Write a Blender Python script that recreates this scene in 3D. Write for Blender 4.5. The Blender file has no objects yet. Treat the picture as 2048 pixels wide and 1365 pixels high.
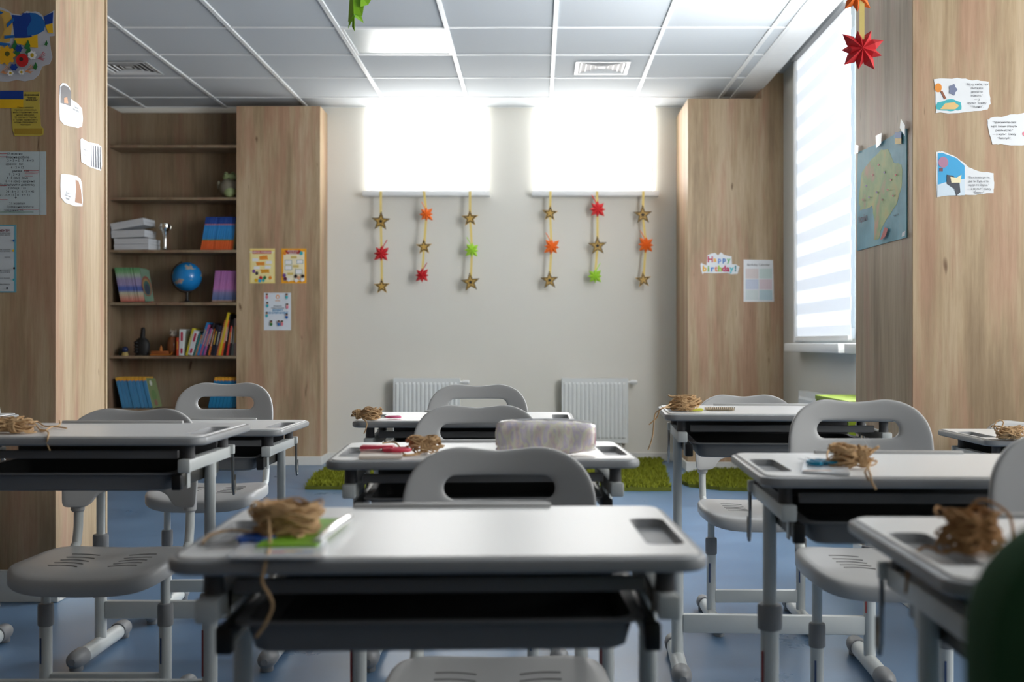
import bpy, bmesh, math, random
from mathutils import Vector, Matrix
from math import sin, cos, pi, radians, sqrt
C = bpy.context.scene.collection
sc = bpy.context.scene
F = 2285.0; CX = 1074.0; CY = 685.0; CAMZ = 0.88

# ------------------------------------------------------------------ camera
cam = bpy.data.cameras.new('camera'); camo = bpy.data.objects.new('camera', cam); C.objects.link(camo)
camo.location = (0, 0, CAMZ); camo.rotation_euler = (pi/2, 0, 0)
cam.sensor_width = 36; cam.lens = F/2048*36; cam.shift_x = -50/2048; cam.shift_y = 2.5/2048
cam.clip_start = 0.02; cam.clip_end = 200
cam.dof.use_dof = True; cam.dof.focus_distance = 3.6; cam.dof.aperture_fstop = 4.5
sc.camera = camo
# ------------------------------------------------------------------ world
w = bpy.data.worlds.new('world'); sc.world = w; w.use_nodes = True
bg = w.node_tree.nodes['Background']; bg.inputs[0].default_value = (0.75, 0.87, 1.0, 1); bg.inputs[1].default_value = 2.0
sc.view_settings.view_transform = 'Standard'; sc.view_settings.look = 'None'
sc.view_settings.exposure = 0.27; sc.view_settings.gamma = 1.0
try: sc.view_settings.use_curve_mapping = False
except Exception: pass
# daylight through the blinds (strength of each window's glowing blind)
BACK_WIN = 7.0      # two small windows in the back wall
SIDE_WIN = 0.60      # tall window in the right wall, cloth bands
NEAR_WIN = 4.0      # tall window beside the front desks
REAR_WIN = 0.6      # window level with the camera
ADDED_WIN = 10.5       # unseen window added behind the right pillar for side light

def srgb(r, g, b):
    f = lambda c: (c/255/12.92) if c/255 <= 0.04045 else ((c/255+0.055)/1.055)**2.4
    return (f(r), f(g), f(b), 1)

# ------------------------------------------------------------------ materials
MATS = {}
def mat(name, col, rough=0.5, metal=0.0, emit=0, spec=0.5, noise=0, nscale=20, bump=0, coat=0, trans=0, alpha=1, ecol=None):
    if name in MATS: return MATS[name]
    m = bpy.data.materials.new(name); m.use_nodes = True; nt = m.node_tree
    b = nt.nodes['Principled BSDF']
    c = srgb(*col)
    b.inputs['Base Color'].default_value = c
    b.inputs['Roughness'].default_value = rough; b.inputs['Metallic'].default_value = metal
    b.inputs['Specular IOR Level'].default_value = spec
    b.inputs['Coat Weight'].default_value = coat
    b.inputs['Transmission Weight'].default_value = trans
    b.inputs['Alpha'].default_value = alpha
    if emit:
        b.inputs['Emission Color'].default_value = srgb(*(ecol or col)); b.inputs['Emission Strength'].default_value = emit
    tc = nt.nodes.new('ShaderNodeTexCoord')
    nz = nt.nodes.new('ShaderNodeTexNoise'); nz.inputs['Scale'].default_value = nscale; nz.inputs['Detail'].default_value = 4
    nt.links.new(tc.outputs['Object'], nz.inputs['Vector'])
    a = noise if noise else 0.04
    mx = nt.nodes.new('ShaderNodeMix'); mx.data_type = 'RGBA'
    mx.inputs[6].default_value = (c[0]*(1-a), c[1]*(1-a), c[2]*(1-a), 1)
    mx.inputs[7].default_value = (min(1, c[0]*(1+a)), min(1, c[1]*(1+a)), min(1, c[2]*(1+a)), 1)
    nt.links.new(nz.outputs['Fac'], mx.inputs[0]); nt.links.new(mx.outputs[2], b.inputs['Base Color'])
    if bump:
        bp = nt.nodes.new('ShaderNodeBump'); bp.inputs['Strength'].default_value = bump; bp.inputs['Distance'].default_value = 0.002
        nt.links.new(nz.outputs['Fac'], bp.inputs['Height']); nt.links.new(bp.outputs[0], b.inputs['Normal'])
    MATS[name] = m
    return m

def ramp(nt, stops, src, interp='LINEAR'):
    r = nt.nodes.new('ShaderNodeValToRGB'); r.color_ramp.interpolation = interp
    e = r.color_ramp.elements
    e[0].position = stops[0][0]; e[0].color = stops[0][1]
    e[1].position = stops[-1][0]; e[1].color = stops[-1][1]
    for p, c in stops[1:-1]:
        n = e.new(p); n.color = c
    if src is not None: nt.links.new(src, r.inputs[0])
    return r

def wood_mat(name, tint=1.0):
    m = bpy.data.materials.new(name); m.use_nodes = True; nt = m.node_tree; b = nt.nodes['Principled BSDF']
    g = nt.nodes.new('ShaderNodeNewGeometry')
    def nz(sx, sz, detail, rough=0.55, off=0.0):
        mp = nt.nodes.new('ShaderNodeMapping'); mp.inputs['Scale'].default_value = (sx, sx, sz); mp.inputs['Location'].default_value = (off, off*0.7, off)
        nt.links.new(g.outputs['Position'], mp.inputs[0])
        n = nt.nodes.new('ShaderNodeTexNoise'); n.inputs['Scale'].default_value = 1; n.inputs['Detail'].default_value = detail; n.inputs['Roughness'].default_value = rough
        nt.links.new(mp.outputs[0], n.inputs['Vector']); return n
    broad = nz(8, 0.9, 5, 0.6); tone = nz(9, 1.1, 4, 0.6, off=13.1); fine = nz(70, 3.5, 6, 0.75, 4.0); crack = nz(30, 2.2, 4, 0.65, 31.0); knot = nz(16, 5, 2, 0.5, 8.0)
    k = tint
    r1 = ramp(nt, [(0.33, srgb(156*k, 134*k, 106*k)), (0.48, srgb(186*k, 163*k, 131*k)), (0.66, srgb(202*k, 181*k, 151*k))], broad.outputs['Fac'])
    r2 = ramp(nt, [(0.48, (0, 0, 0, 1)), (0.62, (1, 1, 1, 1))], tone.outputs['Fac'])
    mx = nt.nodes.new('ShaderNodeMix'); mx.data_type = 'RGBA'; mx.inputs[7].default_value = srgb(186*k, 144*k, 120*k)
    ml = nt.nodes.new('ShaderNodeMath'); ml.operation = 'MULTIPLY'; ml.inputs[1].default_value = 0.62
    nt.links.new(r2.outputs[0], ml.inputs[0]); nt.links.new(ml.outputs[0], mx.inputs[0]); nt.links.new(r1.outputs[0], mx.inputs[6])
    r3 = ramp(nt, [(0.3, srgb(226, 220, 214)), (0.6, (1, 1, 1, 1))], fine.outputs['Fac'])
    m2 = nt.nodes.new('ShaderNodeMix'); m2.data_type = 'RGBA'; m2.blend_type = 'MULTIPLY'; m2.inputs[0].default_value = 0.85
    nt.links.new(mx.outputs[2], m2.inputs[6]); nt.links.new(r3.outputs[0], m2.inputs[7])
    r4 = ramp(nt, [(0.25, srgb(128, 104, 84)), (0.31, (1, 1, 1, 1))], crack.outputs['Fac'])
    m3 = nt.nodes.new('ShaderNodeMix'); m3.data_type = 'RGBA'; m3.blend_type = 'MULTIPLY'; m3.inputs[0].default_value = 0.9
    nt.links.new(m2.outputs[2], m3.inputs[6]); nt.links.new(r4.outputs[0], m3.inputs[7])
    r5 = ramp(nt, [(0.22, srgb(130, 104, 80)), (0.28, (1, 1, 1, 1))], knot.outputs['Fac'])
    m4 = nt.nodes.new('ShaderNodeMix'); m4.data_type = 'RGBA'; m4.blend_type = 'MULTIPLY'; m4.inputs[0].default_value = 0.9
    nt.links.new(m3.outputs[2], m4.inputs[6]); nt.links.new(r5.outputs[0], m4.inputs[7])
    nt.links.new(m4.outputs[2], b.inputs['Base Color'])
    b.inputs['Roughness'].default_value = 0.5; b.inputs['Specular IOR Level'].default_value = 0.35
    bp = nt.nodes.new('ShaderNodeBump'); bp.inputs['Strength'].default_value = 0.12; bp.inputs['Distance'].default_value = 0.001
    nt.links.new(fine.outputs['Fac'], bp.inputs['Height']); nt.links.new(bp.outputs[0], b.inputs['Normal'])
    MATS[name] = m; return m

WOOD = wood_mat('oak_laminate')
WOODD = wood_mat('oak_shaded', 0.76)  # same oak, with the bookcase's shade darkened into the colour
WALL = mat('wall_paint', (228, 226, 217), 0.85, noise=0.02, nscale=3)
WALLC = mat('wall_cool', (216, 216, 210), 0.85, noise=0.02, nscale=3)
TILE = mat('ceiling_tile', (196, 202, 206), 0.9, noise=0.03, nscale=150, bump=0.15)
TBAR = mat('ceiling_grid', (235, 238, 238), 0.4)
WHITE = mat('white_paint', (238, 240, 240), 0.45)
RADW = mat('radiator_enamel', (228, 232, 232), 0.35)
BASE = mat('baseboard', (226, 226, 220), 0.5)
METAL = mat('white_powder_coat', (214, 218, 216), 0.38)
PLASTIC = mat('light_grey_plastic', (188, 188, 187), 0.36, noise=0.02, nscale=300)
PLASTD = mat('grey_plastic', (142, 143, 144), 0.45)
RIM = mat('desk_rim_plastic', (156, 158, 160), 0.33)
DESKW = mat('desk_board', (248, 248, 247), 0.34, noise=0.015, nscale=8)
TRAYM = mat('tray_plastic', (126, 126, 127), 0.5)
TRAYIN = mat('tray_inside_shade', (64, 65, 67), 0.7)  # tray plastic darkened to stand for the shadow inside
DARK = mat('dark_grey_plastic', (80, 80, 82), 0.5)
BLACK = mat('black_plastic', (22, 22, 23), 0.45)
STEEL = mat('steel', (170, 172, 172), 0.25, metal=1.0)
STEELD = mat('slide_steel', (92, 90, 84), 0.35, metal=0.8)
CHROME = mat('chrome', (220, 220, 215), 0.12, metal=1.0)
JUTE = mat('jute', (206, 170, 126), 0.9, noise=0.25, nscale=260, bump=0.6)
JUTED = mat('jute_dark', (170, 128, 84), 0.9, noise=0.25, nscale=260, bump=0.6)
PAPER = mat('white_paper', (236, 240, 244), 0.6)
GLOSSP = mat('laminated_paper', (238, 242, 246), 0.18)
INK = mat('ink', (40, 44, 60), 0.6)
INKR = mat('red_ink', (190, 60, 66), 0.6)
RIBBON = mat('yellow_ribbon', (236, 212, 128), 0.6)
GOLD = mat('gold_paper', (204, 164, 82), 0.5, noise=0.06, nscale=80)
STARK = mat('star_black', (38, 34, 26), 0.6)

def floor_mat():
    m = bpy.data.materials.new('blue_vinyl'); m.use_nodes = True; nt = m.node_tree; b = nt.nodes['Principled BSDF']
    tc = nt.nodes.new('ShaderNodeTexCoord')
    n = nt.nodes.new('ShaderNodeTexNoise'); n.inputs['Scale'].default_value = 2.2; n.inputs['Detail'].default_value = 8; n.inputs['Roughness'].default_value = 0.65
    n2 = nt.nodes.new('ShaderNodeTexNoise'); n2.inputs['Scale'].default_value = 60; n2.inputs['Detail'].default_value = 3
    nt.links.new(tc.outputs['Object'], n.inputs['Vector']); nt.links.new(tc.outputs['Object'], n2.inputs['Vector'])
    r = ramp(nt, [(0.35, srgb(92, 121, 152)), (0.65, srgb(108, 137, 168))], n.outputs['Fac'])
    nt.links.new(r.outputs[0], b.inputs['Base Color'])
    rr = ramp(nt, [(0.3, (0.26,)*3+(1,)), (0.7, (0.38,)*3+(1,))], n.outputs['Fac'])
    nt.links.new(rr.outputs[0], b.inputs['Roughness'])
    bp = nt.nodes.new('ShaderNodeBump'); bp.inputs['Strength'].default_value = 0.06; bp.inputs['Distance'].default_value = 0.002
    nt.links.new(n2.outputs['Fac'], bp.inputs['Height']); nt.links.new(bp.outputs[0], b.inputs['Normal'])
    b.inputs['Specular IOR Level'].default_value = 0.5
    return m
FLOOR = floor_mat()

def band_mat(name, stops, axis='Z', rough=0.5, lines=0):
    """print in horizontal bands up a spine (generated coordinate)"""
    m = bpy.data.materials.new(name); m.use_nodes = True; nt = m.node_tree; b = nt.nodes['Principled BSDF']
    tc = nt.nodes.new('ShaderNodeTexCoord'); sp = nt.nodes.new('ShaderNodeSeparateXYZ'); nt.links.new(tc.outputs['Generated'], sp.inputs[0])
    r = ramp(nt, [(p, srgb(*c)) for p, c in stops], sp.outputs[axis], 'LINEAR')
    nt.links.new(r.outputs[0], b.inputs['Base Color']); b.inputs['Roughness'].default_value = rough
    return m

def blind_mat(name, strength, col=(255, 255, 255), stripes=False):
    m = bpy.data.materials.new(name); m.use_nodes = True; nt = m.node_tree; b = nt.nodes['Principled BSDF']
    b.inputs['Base Color'].default_value = srgb(235, 238, 240); b.inputs['Roughness'].default_value = 0.8
    b.inputs['Emission Color'].default_value = srgb(*col); b.inputs['Emission Strength'].default_value = strength
    tc = nt.nodes.new('ShaderNodeTexCoord'); wv = nt.nodes.new('ShaderNodeTexNoise'); wv.inputs['Scale'].default_value = 400
    nt.links.new(tc.outputs['Object'], wv.inputs['Vector'])
    bp = nt.nodes.new('ShaderNodeBump'); bp.inputs['Strength'].default_value = 0.1; nt.links.new(wv.outputs['Fac'], bp.inputs['Height']); nt.links.new(bp.outputs[0], b.inputs['Normal'])
    return m

# ------------------------------------------------------------------ mesh helpers
def newbm(): return bmesh.new()
def box(bm, x0, x1, y0, y1, z0, z1, bev=0, seg=2):
    vs = [bm.verts.new(p) for p in ((x0,y0,z0),(x1,y0,z0),(x1,y1,z0),(x0,y1,z0),(x0,y0,z1),(x1,y0,z1),(x1,y1,z1),(x0,y1,z1))]
    fs = [bm.faces.new([vs[i] for i in q]) for q in ((0,3,2,1),(4,5,6,7),(0,1,5,4),(1,2,6,5),(2,3,7,6),(3,0,4,7))]
    if bev:
        es = {e for f in fs for e in f.edges}
        bmesh.ops.bevel(bm, geom=list(es), offset=bev, segments=seg, affect='EDGES', profile=0.5)
    return bm
def frame_at(d):
    d = d.normalized(); up = Vector((0,0,1)) if abs(d.z) < 0.92 else Vector((0,1,0))
    a = d.cross(up).normalized(); return a, d.cross(a).normalized()
def tube(bm, pts, r, seg=10, closed=False, caps=True):
    pts = [Vector(p) for p in pts]; n = len(pts); rings = []
    rr = r if isinstance(r, (list, tuple)) else [r]*n
    pa = None
    for i, p in enumerate(pts):
        if closed: d = pts[(i+1) % n]-pts[i-1]
        else: d = pts[min(i+1, n-1)]-pts[max(i-1, 0)]
        if d.length < 1e-9: d = Vector((0,0,1))
        d.normalize()
        if pa is None: a, b = frame_at(d)
        else:
            a = pa-d*pa.dot(d)
            if a.length < 1e-6: a, b = frame_at(d)
            a.normalize(); b = d.cross(a)
        pa = a
        rings.append([bm.verts.new(p+a*rr[i]*cos(2*pi*k/seg)+b*rr[i]*sin(2*pi*k/seg)) for k in range(seg)])
    m = n if closed else n-1
    for i in range(m):
        A = rings[i]; B = rings[(i+1) % n]
        for k in range(seg):
            try: bm.faces.new((A[k], A[(k+1)%seg], B[(k+1)%seg], B[k]))
            except ValueError: pass
    if caps and not closed:
        bm.faces.new(rings[0][::-1]); bm.faces.new(rings[-1])
    return bm
def lathe(bm, prof, seg=24, loc=(0,0,0), M=None):
    rings = []
    L = Vector(loc)
    for r, z in prof:
        if r < 1e-6:
            p = Vector((0,0,z)); p = (M@p) if M else p
            rings.append([bm.verts.new(p+L)])
        else:
            ring = []
            for k in range(seg):
                p = Vector((r*cos(2*pi*k/seg), r*sin(2*pi*k/seg), z)); p = (M@p) if M else p
                ring.append(bm.verts.new(p+L))
            rings.append(ring)
    for A, B in zip(rings, rings[1:]):
        if len(A) == 1 and len(B) == 1: continue
        for k in range(seg):
            if len(A) == 1: bm.faces.new((A[0], B[(k+1)%seg], B[k]))
            elif len(B) == 1: bm.faces.new((A[k], A[(k+1)%seg], B[0]))
            else: bm.faces.new((A[k], A[(k+1)%seg], B[(k+1)%seg], B[k]))
    if len(rings[0]) > 1: bm.faces.new(rings[0][::-1])
    if len(rings[-1]) > 1: bm.faces.new(rings[-1])
    return bm
def ball(bm, c, r, sx=1, sy=1, sz=1, seg=16, R=None):
    n = seg//2
    pr = [(sin(pi*i/n), -cos(pi*i/n)) for i in range(n+1)]
    pr[0] = (0, -1); pr[-1] = (0, 1)
    M = Matrix.Diagonal((r*sx, r*sy, r*sz))
    if R: M = R @ M
    return lathe(bm, pr, seg, c, M)
def rrect(x0, x1, y0, y1, r, n=6):
    pts = []
    for cx, cy, a0 in ((x1-r, y1-r, 0), (x0+r, y1-r, pi/2), (x0+r, y0+r, pi), (x1-r, y0+r, 3*pi/2)):
        for i in range(n+1):
            a = a0+pi/2*i/n; pts.append((cx+r*cos(a), cy+r*sin(a)))
    return pts
def polyprism(bm, outer, holes, f0, f1):
    """fill a 2D outline with holes; f0/f1 map (u,v) to the two 3D sheets"""
    loops = [outer]+list(holes); sheets = []
    tmp = bmesh.new(); lv = []
    for lp in loops:
        vs = [tmp.verts.new((p[0], p[1], 0)) for p in lp]; lv.append(vs)
        for i in range(len(vs)): tmp.edges.new((vs[i-1], vs[i]))
    bmesh.ops.triangle_fill(tmp, edges=list(tmp.edges), use_beauty=True, normal=(0,0,1))
    tmp.verts.index_update()
    P = [(v.co.x, v.co.y) for v in tmp.verts]; FC = [[v.index for v in f.verts] for f in tmp.faces]
    LI = [[v.index for v in vs] for vs in lv]; tmp.free()
    A = [bm.verts.new(f0(*p)) for p in P]; B = [bm.verts.new(f1(*p)) for p in P]
    for q in FC:
        bm.faces.new([A[i] for i in q]); bm.faces.new([B[i] for i in reversed(q)])
    for L in LI:
        for i in range(len(L)): bm.faces.new((A[L[i-1]], A[L[i]], B[L[i]], B[L[i-1]]))
    bmesh.ops.recalc_face_normals(bm, faces=list(bm.faces))
    return bm
def zprism(bm, outer, z0, z1, holes=()):
    return polyprism(bm, outer, holes, lambda u, v: (u, v, z0), lambda u, v: (u, v, z1))
def loft(bm, loops, cap0=True, cap1=True):
    R = [[bm.verts.new(p) for p in L] for L in loops]
    for A, B in zip(R, R[1:]):
        n = len(A)
        for k in range(n): bm.faces.new((A[k], A[(k+1)%n], B[(k+1)%n], B[k]))
    if cap0: bm.faces.new(R[0][::-1])
    if cap1: bm.faces.new(R[-1])
    bmesh.ops.recalc_face_normals(bm, faces=list(bm.faces))
    return bm
def to_mesh(name, bm, m, smooth=35):
    me = bpy.data.meshes.new(name); bm.normal_update(); bm.to_mesh(me); bm.free()
    if m is not None:
        for x in (m if isinstance(m, (list, tuple)) else [m]): me.materials.append(x)
    if smooth:
        for p in me.polygons: p.use_smooth = True
        try: me.set_sharp_from_angle(angle=radians(smooth))
        except Exception: pass
    return me
def obj(name, bm, m, parent=None, loc=None, rot=None, smooth=35, label=None):
    me = bm if isinstance(bm, bpy.types.Mesh) else to_mesh(name, bm, m, smooth)
    o = bpy.data.objects.new(name, me); C.objects.link(o)
    if parent is not None: o.parent = parent
    if loc is not None: o.location = loc
    if rot is not None: o.rotation_euler = rot
    if label: o['label'] = label
    return o
def tag(o, label, cat, group=None):
    o['label'] = label; o['category'] = cat
    if group: o['group'] = group
    return o
def thing(name, label, cat, loc=(0,0,0), rz=0, group=None):
    o = bpy.data.objects.new(name, None); C.objects.link(o); o.empty_display_size = 0.05
    o.location = loc; o.rotation_euler = (0, 0, rz)
    return tag(o, label, cat, group)
def struct(name, bm, m, parent=None, smooth=35):
    o = obj(name, bm, m, parent, smooth=smooth)
    if parent is None: o['kind'] = 'structure'
    return o
def sempty(name, loc=(0,0,0)):
    o = bpy.data.objects.new(name, None); C.objects.link(o); o.location = loc; o['kind'] = 'structure'; return o
def copy_tree(o, parent=None):
    c = o.copy(); C.objects.link(c); c.parent = parent
    for ch in list(o.children): copy_tree(ch, c)
    return c
def descend(o):
    out = []
    for c in o.children: out.append(c); out += descend(c)
    return out
def bump_z(root, names, dz):
    for c in root.children:
        if c.name.split('.')[0] in names: c.location.z += dz

# pixel of the 2048x1365 frame -> point on a plane of the room
def onY(px, py, Y): return ((px-CX)*Y/F, CAMZ+(CY-py)*Y/F)      # (x, z)
def onX(px, py, X):
    Y = X*F/(px-CX); return (Y, CAMZ+(CY-py)*Y/F)                # (y, z)
def onZ(px, py, Z):
    Y = (CAMZ-Z)*F/(py-CY); return ((px-CX)*Y/F, Y)              # (x, y)

# ------------------------------------------------------------------ room shell
YB = 8.45; CEIL = 2.625; RCEIL = 2.73; XL = -3.3; XR = 1.683; XRN = 2.62; YF = -2.6
bm = newbm(); box(bm, XL-0.2, XRN+0.2, YF-0.2, YB+0.4, -0.12, 0); struct('floor', bm, FLOOR)
# back wall with two window holes: grid of cells sharing vertices
def wall_grid(us, zs, skip, f0, f1):
    bm = newbm(); A = {}; B = {}
    for i, u in enumerate(us):
        for j, z in enumerate(zs):
            A[i, j] = bm.verts.new(f0(u, z)); B[i, j] = bm.verts.new(f1(u, z))
    cells = {(i, j) for i in range(len(us)-1) for j in range(len(zs)-1)}-set(skip)
    for i, j in cells:
        bm.faces.new((A[i,j], A[i+1,j], A[i+1,j+1], A[i,j+1])); bm.faces.new((B[i,j], B[i,j+1], B[i+1,j+1], B[i+1,j]))
        for (a, b), nb in ((((i,j),(i+1,j)), (i,j-1)), (((i+1,j),(i+1,j+1)), (i+1,j)), (((i+1,j+1),(i,j+1)), (i,j+1)), (((i,j+1),(i,j)), (i-1,j))):
            if nb not in cells: bm.faces.new((A[b], A[a], B[a], B[b]))
    for v in [v for v in bm.verts if not v.link_faces]: bm.verts.remove(v)
    bmesh.ops.recalc_face_normals(bm, faces=list(bm.faces))
    return bm
w1a, zt = onY(748, 219, YB); w1b, zb = onY(961, 381, YB); w2a = onY(1084, 219, YB)[0]; w2b = onY(1297, 381, YB)[0]
us = [XL-0.2, w1a, w1b, w2a, w2b, XRN+0.2]; zs = [0, zb, zt, RCEIL+0.15]
struct('wall_back', wall_grid(us, zs, {(1, 1), (3, 1)}, lambda u, z: (u, YB, z), lambda u, z: (u, YB+0.25, z)), WALL, smooth=0)
# right wall (deep part) with its window and an added one out of view
sY0, sY1 = 6.05, 7.20; mY0, mY1 = 4.55, 5.85; sZ0, sZ1 = CAMZ+0.02, CAMZ+1.80
struct('wall_right', wall_grid([4.3, mY0, mY1, sY0, sY1, YB], [0, sZ0, sZ1, RCEIL+0.15], {(1, 1), (3, 1)}, lambda u, z: (XR, u, z), lambda u, z: (XR+0.25, u, z)), WALLC, smooth=0)
# near right wall with two tall windows beside the camera
nW = [(-1.6, 0.6), (1.0, 3.35)]
struct('wall_right_near', wall_grid([YF, nW[0][0], nW[0][1], nW[1][0], nW[1][1], 3.9], [0, 0.9, 2.5, RCEIL+0.15], {(1, 1), (3, 1)}, lambda u, z: (XRN, u, z), lambda u, z: (XRN+0.25, u, z)), WALLC, smooth=0)
bm = newbm(); box(bm, XL-0.2, XL, YF, YB, 0, RCEIL+0.15); struct('wall_left', bm, WOODD)  # dark oak finish chosen to cut bounced light
bm = newbm(); box(bm, XL-0.2, XRN+0.2, YF-0.2, YF, 0, RCEIL+0.15); struct('wall_front', bm, WOODD)  # unseen wall, its finish kept dark to reduce fill

# ---- ceiling: slab with individual tiles and grid bars below it
bm = newbm(); box(bm, XL-0.2, 1.545, YF-0.1, YB, CEIL+0.02, RCEIL+0.16)
ceil = struct('ceiling', bm, WHITE)
gx = [-2.90+0.6*k-0.6 for k in range(9)]      # -3.5 .. 1.3
gy = [8.11-0.6*k for k in range(19)]
tm = newbm(); box(tm, -0.289, 0.289, -0.289, 0.289, CEIL-0.004, CEIL+0.012, 0.004, 1); tmesh = to_mesh('tile', tm, TILE)
vent_cells = set(); light_cells = {(4, 2)}
for i in range(len(gx)-1):
    for j in range(len(gy)-1):
        x = (gx[i]+gx[i+1])/2; y = (gy[j]+gy[j+1])/2
        if (i, j) == (4, 2): continue
        obj('tile', tmesh, None, ceil, (x, y, 0))
# cut tiles: the row at the back wall, the narrow column beside the plaster band
bm = newbm(); box(bm, -0.289, 0.289, 8.122, YB-0.002, CEIL-0.004, CEIL+0.012, 0.004, 1); cm = to_mesh('tile', bm, TILE)
for i in range(len(gx)-1): obj('tile', cm, None, ceil, ((gx[i]+gx[i+1])/2, 0, 0))
bm = newbm(); box(bm, 1.312, 1.378, -0.289, 0.289, CEIL-0.004, CEIL+0.012, 0.004, 1); cm = to_mesh('tile', bm, TILE)
for j in range(len(gy)-1): obj('tile', cm, None, ceil, (0, (gy[j]+gy[j+1])/2, 0))
bm = newbm(); box(bm, -0.012, 0.012, YF, YB, CEIL-0.011, CEIL+0.004, 0.001, 1); rm = to_mesh('grid_bar', bm, TBAR)
for x in gx[1:]+[1.385]: obj('grid_bar', rm, None, ceil, (x, 0, 0))
bm = newbm(); box(bm, XL, 1.385, -0.007, 0.007, CEIL-0.009, CEIL+0.004, 0.001, 1); rm = to_mesh('grid_bar', bm, TBAR)
for y in gy+[YB-0.008]: obj('grid_bar', rm, None, ceil, (0, y, 0))
# plaster band along the window side, stepping up to a higher strip
bm = newbm(); box(bm, 1.392, 1.545, YF, YB, CEIL-0.012, CEIL+0.02); struct('plaster_band', bm, WHITE, ceil)
bm = newbm(); box(bm, 1.545, XRN+0.2, YF-0.1, YB, RCEIL, RCEIL+0.15); hi = struct('ceiling_strip', bm, WHITE, ceil)
bm = newbm(); box(bm, 1.552, 1.683, -0.294, 0.294, RCEIL-0.012, RCEIL, 0.002, 1); tm2 = to_mesh('strip_tile', bm, TILE)
for j in range(len(gy)-1): obj('strip_tile', tm2, None, ceil, (0, gy[j]+0.3-0.6, 0))

# ---- wooden pillars / claddings
def wood_block(name, x0, x1, y0, y1, z1, z0=0.0):
    bm = newbm(); box(bm, x0, x1, y0, y1, z0, z1, 0.0015, 1); return struct(name, bm, WOOD)
LPX, LPY0, LPY1 = -1.63, 3.87, 4.31
RPX, RPY0, RPY1 = 1.239, 3.77, 4.44
pl = wood_block('wall_left_pillar', XL, LPX, LPY0, LPY1, RCEIL-0.1)
pr = wood_block('wall_right_pillar', RPX, XRN, RPY0, RPY1, RCEIL)
bm = newbm(); box(bm, LPX-0.03, LPX+0.004, LPY1-0.001, LPY1+0.014, 0, CEIL); obj('edge_strip', bm, WOOD, pl)
YCL = 8.17; YCR = 7.80
cl = wood_block('wall_back_left_cladding', -2.15, -1.55, YCL, YB, CAMZ+1.69)
bm = newbm()
polyprism(bm, [(1.03, 0), (XR, 0), (XR, CAMZ+1.85), (1.535, CAMZ+1.85), (1.535, CAMZ+1.665), (1.03, CAMZ+1.665)], [], lambda u, v: (u, YCR, v), lambda u, v: (u, YB, v))
cr = struct('wall_back_right_cladding', bm, WOOD)
# ---- baseboards
def bboard(name, pts):
    bm = newbm()
    for (x0, y0, x1, y1) in pts:
        box(bm, min(x0, x1), max(x0, x1), min(y0, y1), max(y0, y1), 0, 0.064, 0.003, 1)
    return struct(name, bm, BASE)
bboard('baseboard_back', [(-1.55, YB-0.014, 1.03, YB)])
bboard('baseboard_back_left', [(-2.15, YCL-0.014, -1.536, YCL)]); bboard('baseboard_left_return', [(-1.55, YCL, -1.536, YB-0.014)])
bboard('baseboard_back_right', [(1.016, YCR-0.014, XR-0.014, YCR)]); bboard('baseboard_right_return', [(1.016, YCR, 1.03, YB-0.014)])
bboard('baseboard_right', [(XR-0.014, 4.45, XR, YCR)])
def pboard(name, x0, x1, y0, y1):
    bm = newbm(); box(bm, x0, x1, y0, y1, 0, 0.11, 0.003, 1); return struct(name, bm, BASE)
pboard('baseboard_left_pillar', XL, LPX+0.012, LPY0-0.012, LPY0); pboard('baseboard_left_pillar_side', LPX, LPX+0.012, LPY0, LPY1)
pboard('baseboard_right_pillar', RPX-0.012, XRN, RPY0-0.012, RPY0); pboard('baseboard_right_pillar_side', RPX-0.012, RPX, RPY0, RPY1)

# ---- windows in the back wall
BL = blind_mat('backlit_blind', BACK_WIN, (255, 253, 250))
def back_window(name, x0, x1):
    e = sempty(name, ((x0+x1)/2, YB, zb)); cx = (x0+x1)/2; hw = (x1-x0)/2
    bm = newbm(); polyprism(bm, [(-hw, 0), (hw, 0), (hw, zt-zb), (-hw, zt-zb)], [[(-hw+0.05, 0.05), (hw-0.05, 0.05), (hw-0.05, zt-zb-0.05), (-hw+0.05, zt-zb-0.05)]], lambda u, v: (u, 0.12, v), lambda u, v: (u, 0.18, v))
    obj('window_frame', bm, WHITE, e)
    bm = newbm(); box(bm, -hw+0.05, hw-0.05, 0.145, 0.15, 0.05, zt-zb-0.05); obj('pane', bm, mat('glass', (235, 245, 250), 0.02, trans=1.0), e)
    bm = newbm(); box(bm, -hw-0.022, hw+0.022, -0.030, -0.026, 0.0, zt-zb+0.004); obj('roller_blind', bm, BL, e)
    bm = newbm(); box(bm, hw+0.022, hw+0.032, -0.032, -0.024, -0.0, zt-zb+0.004); obj('blind_guide', bm, WHITE, e)
    bm = newbm(); box(bm, -hw-0.022, hw+0.022, -0.036, -0.020, -0.012, 0.003, 0.003); obj('blind_bottom_bar', bm, WHITE, e)
    bm = newbm(); box(bm, -hw-0.075, hw+0.07, -0.085, 0.12, -0.05, -0.014, 0.004); obj('window_sill', bm, WHITE, e)
    return e
back_window('window_1', w1a, w1b); back_window('window_2', w2a, w2b)
bm = newbm(); a = onY(743, 325, YB-0.05); b_ = onY(729, 378, YB-0.09)
tube(bm, [(a[0], YB-0.05, a[1]), (b_[0], YB-0.09, b_[1])], 0.0018, 5); o = obj('blind_cord', bm, WHITE); tag(o, 'thin white blind cord beside the first small back window', 'cord')

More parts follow.
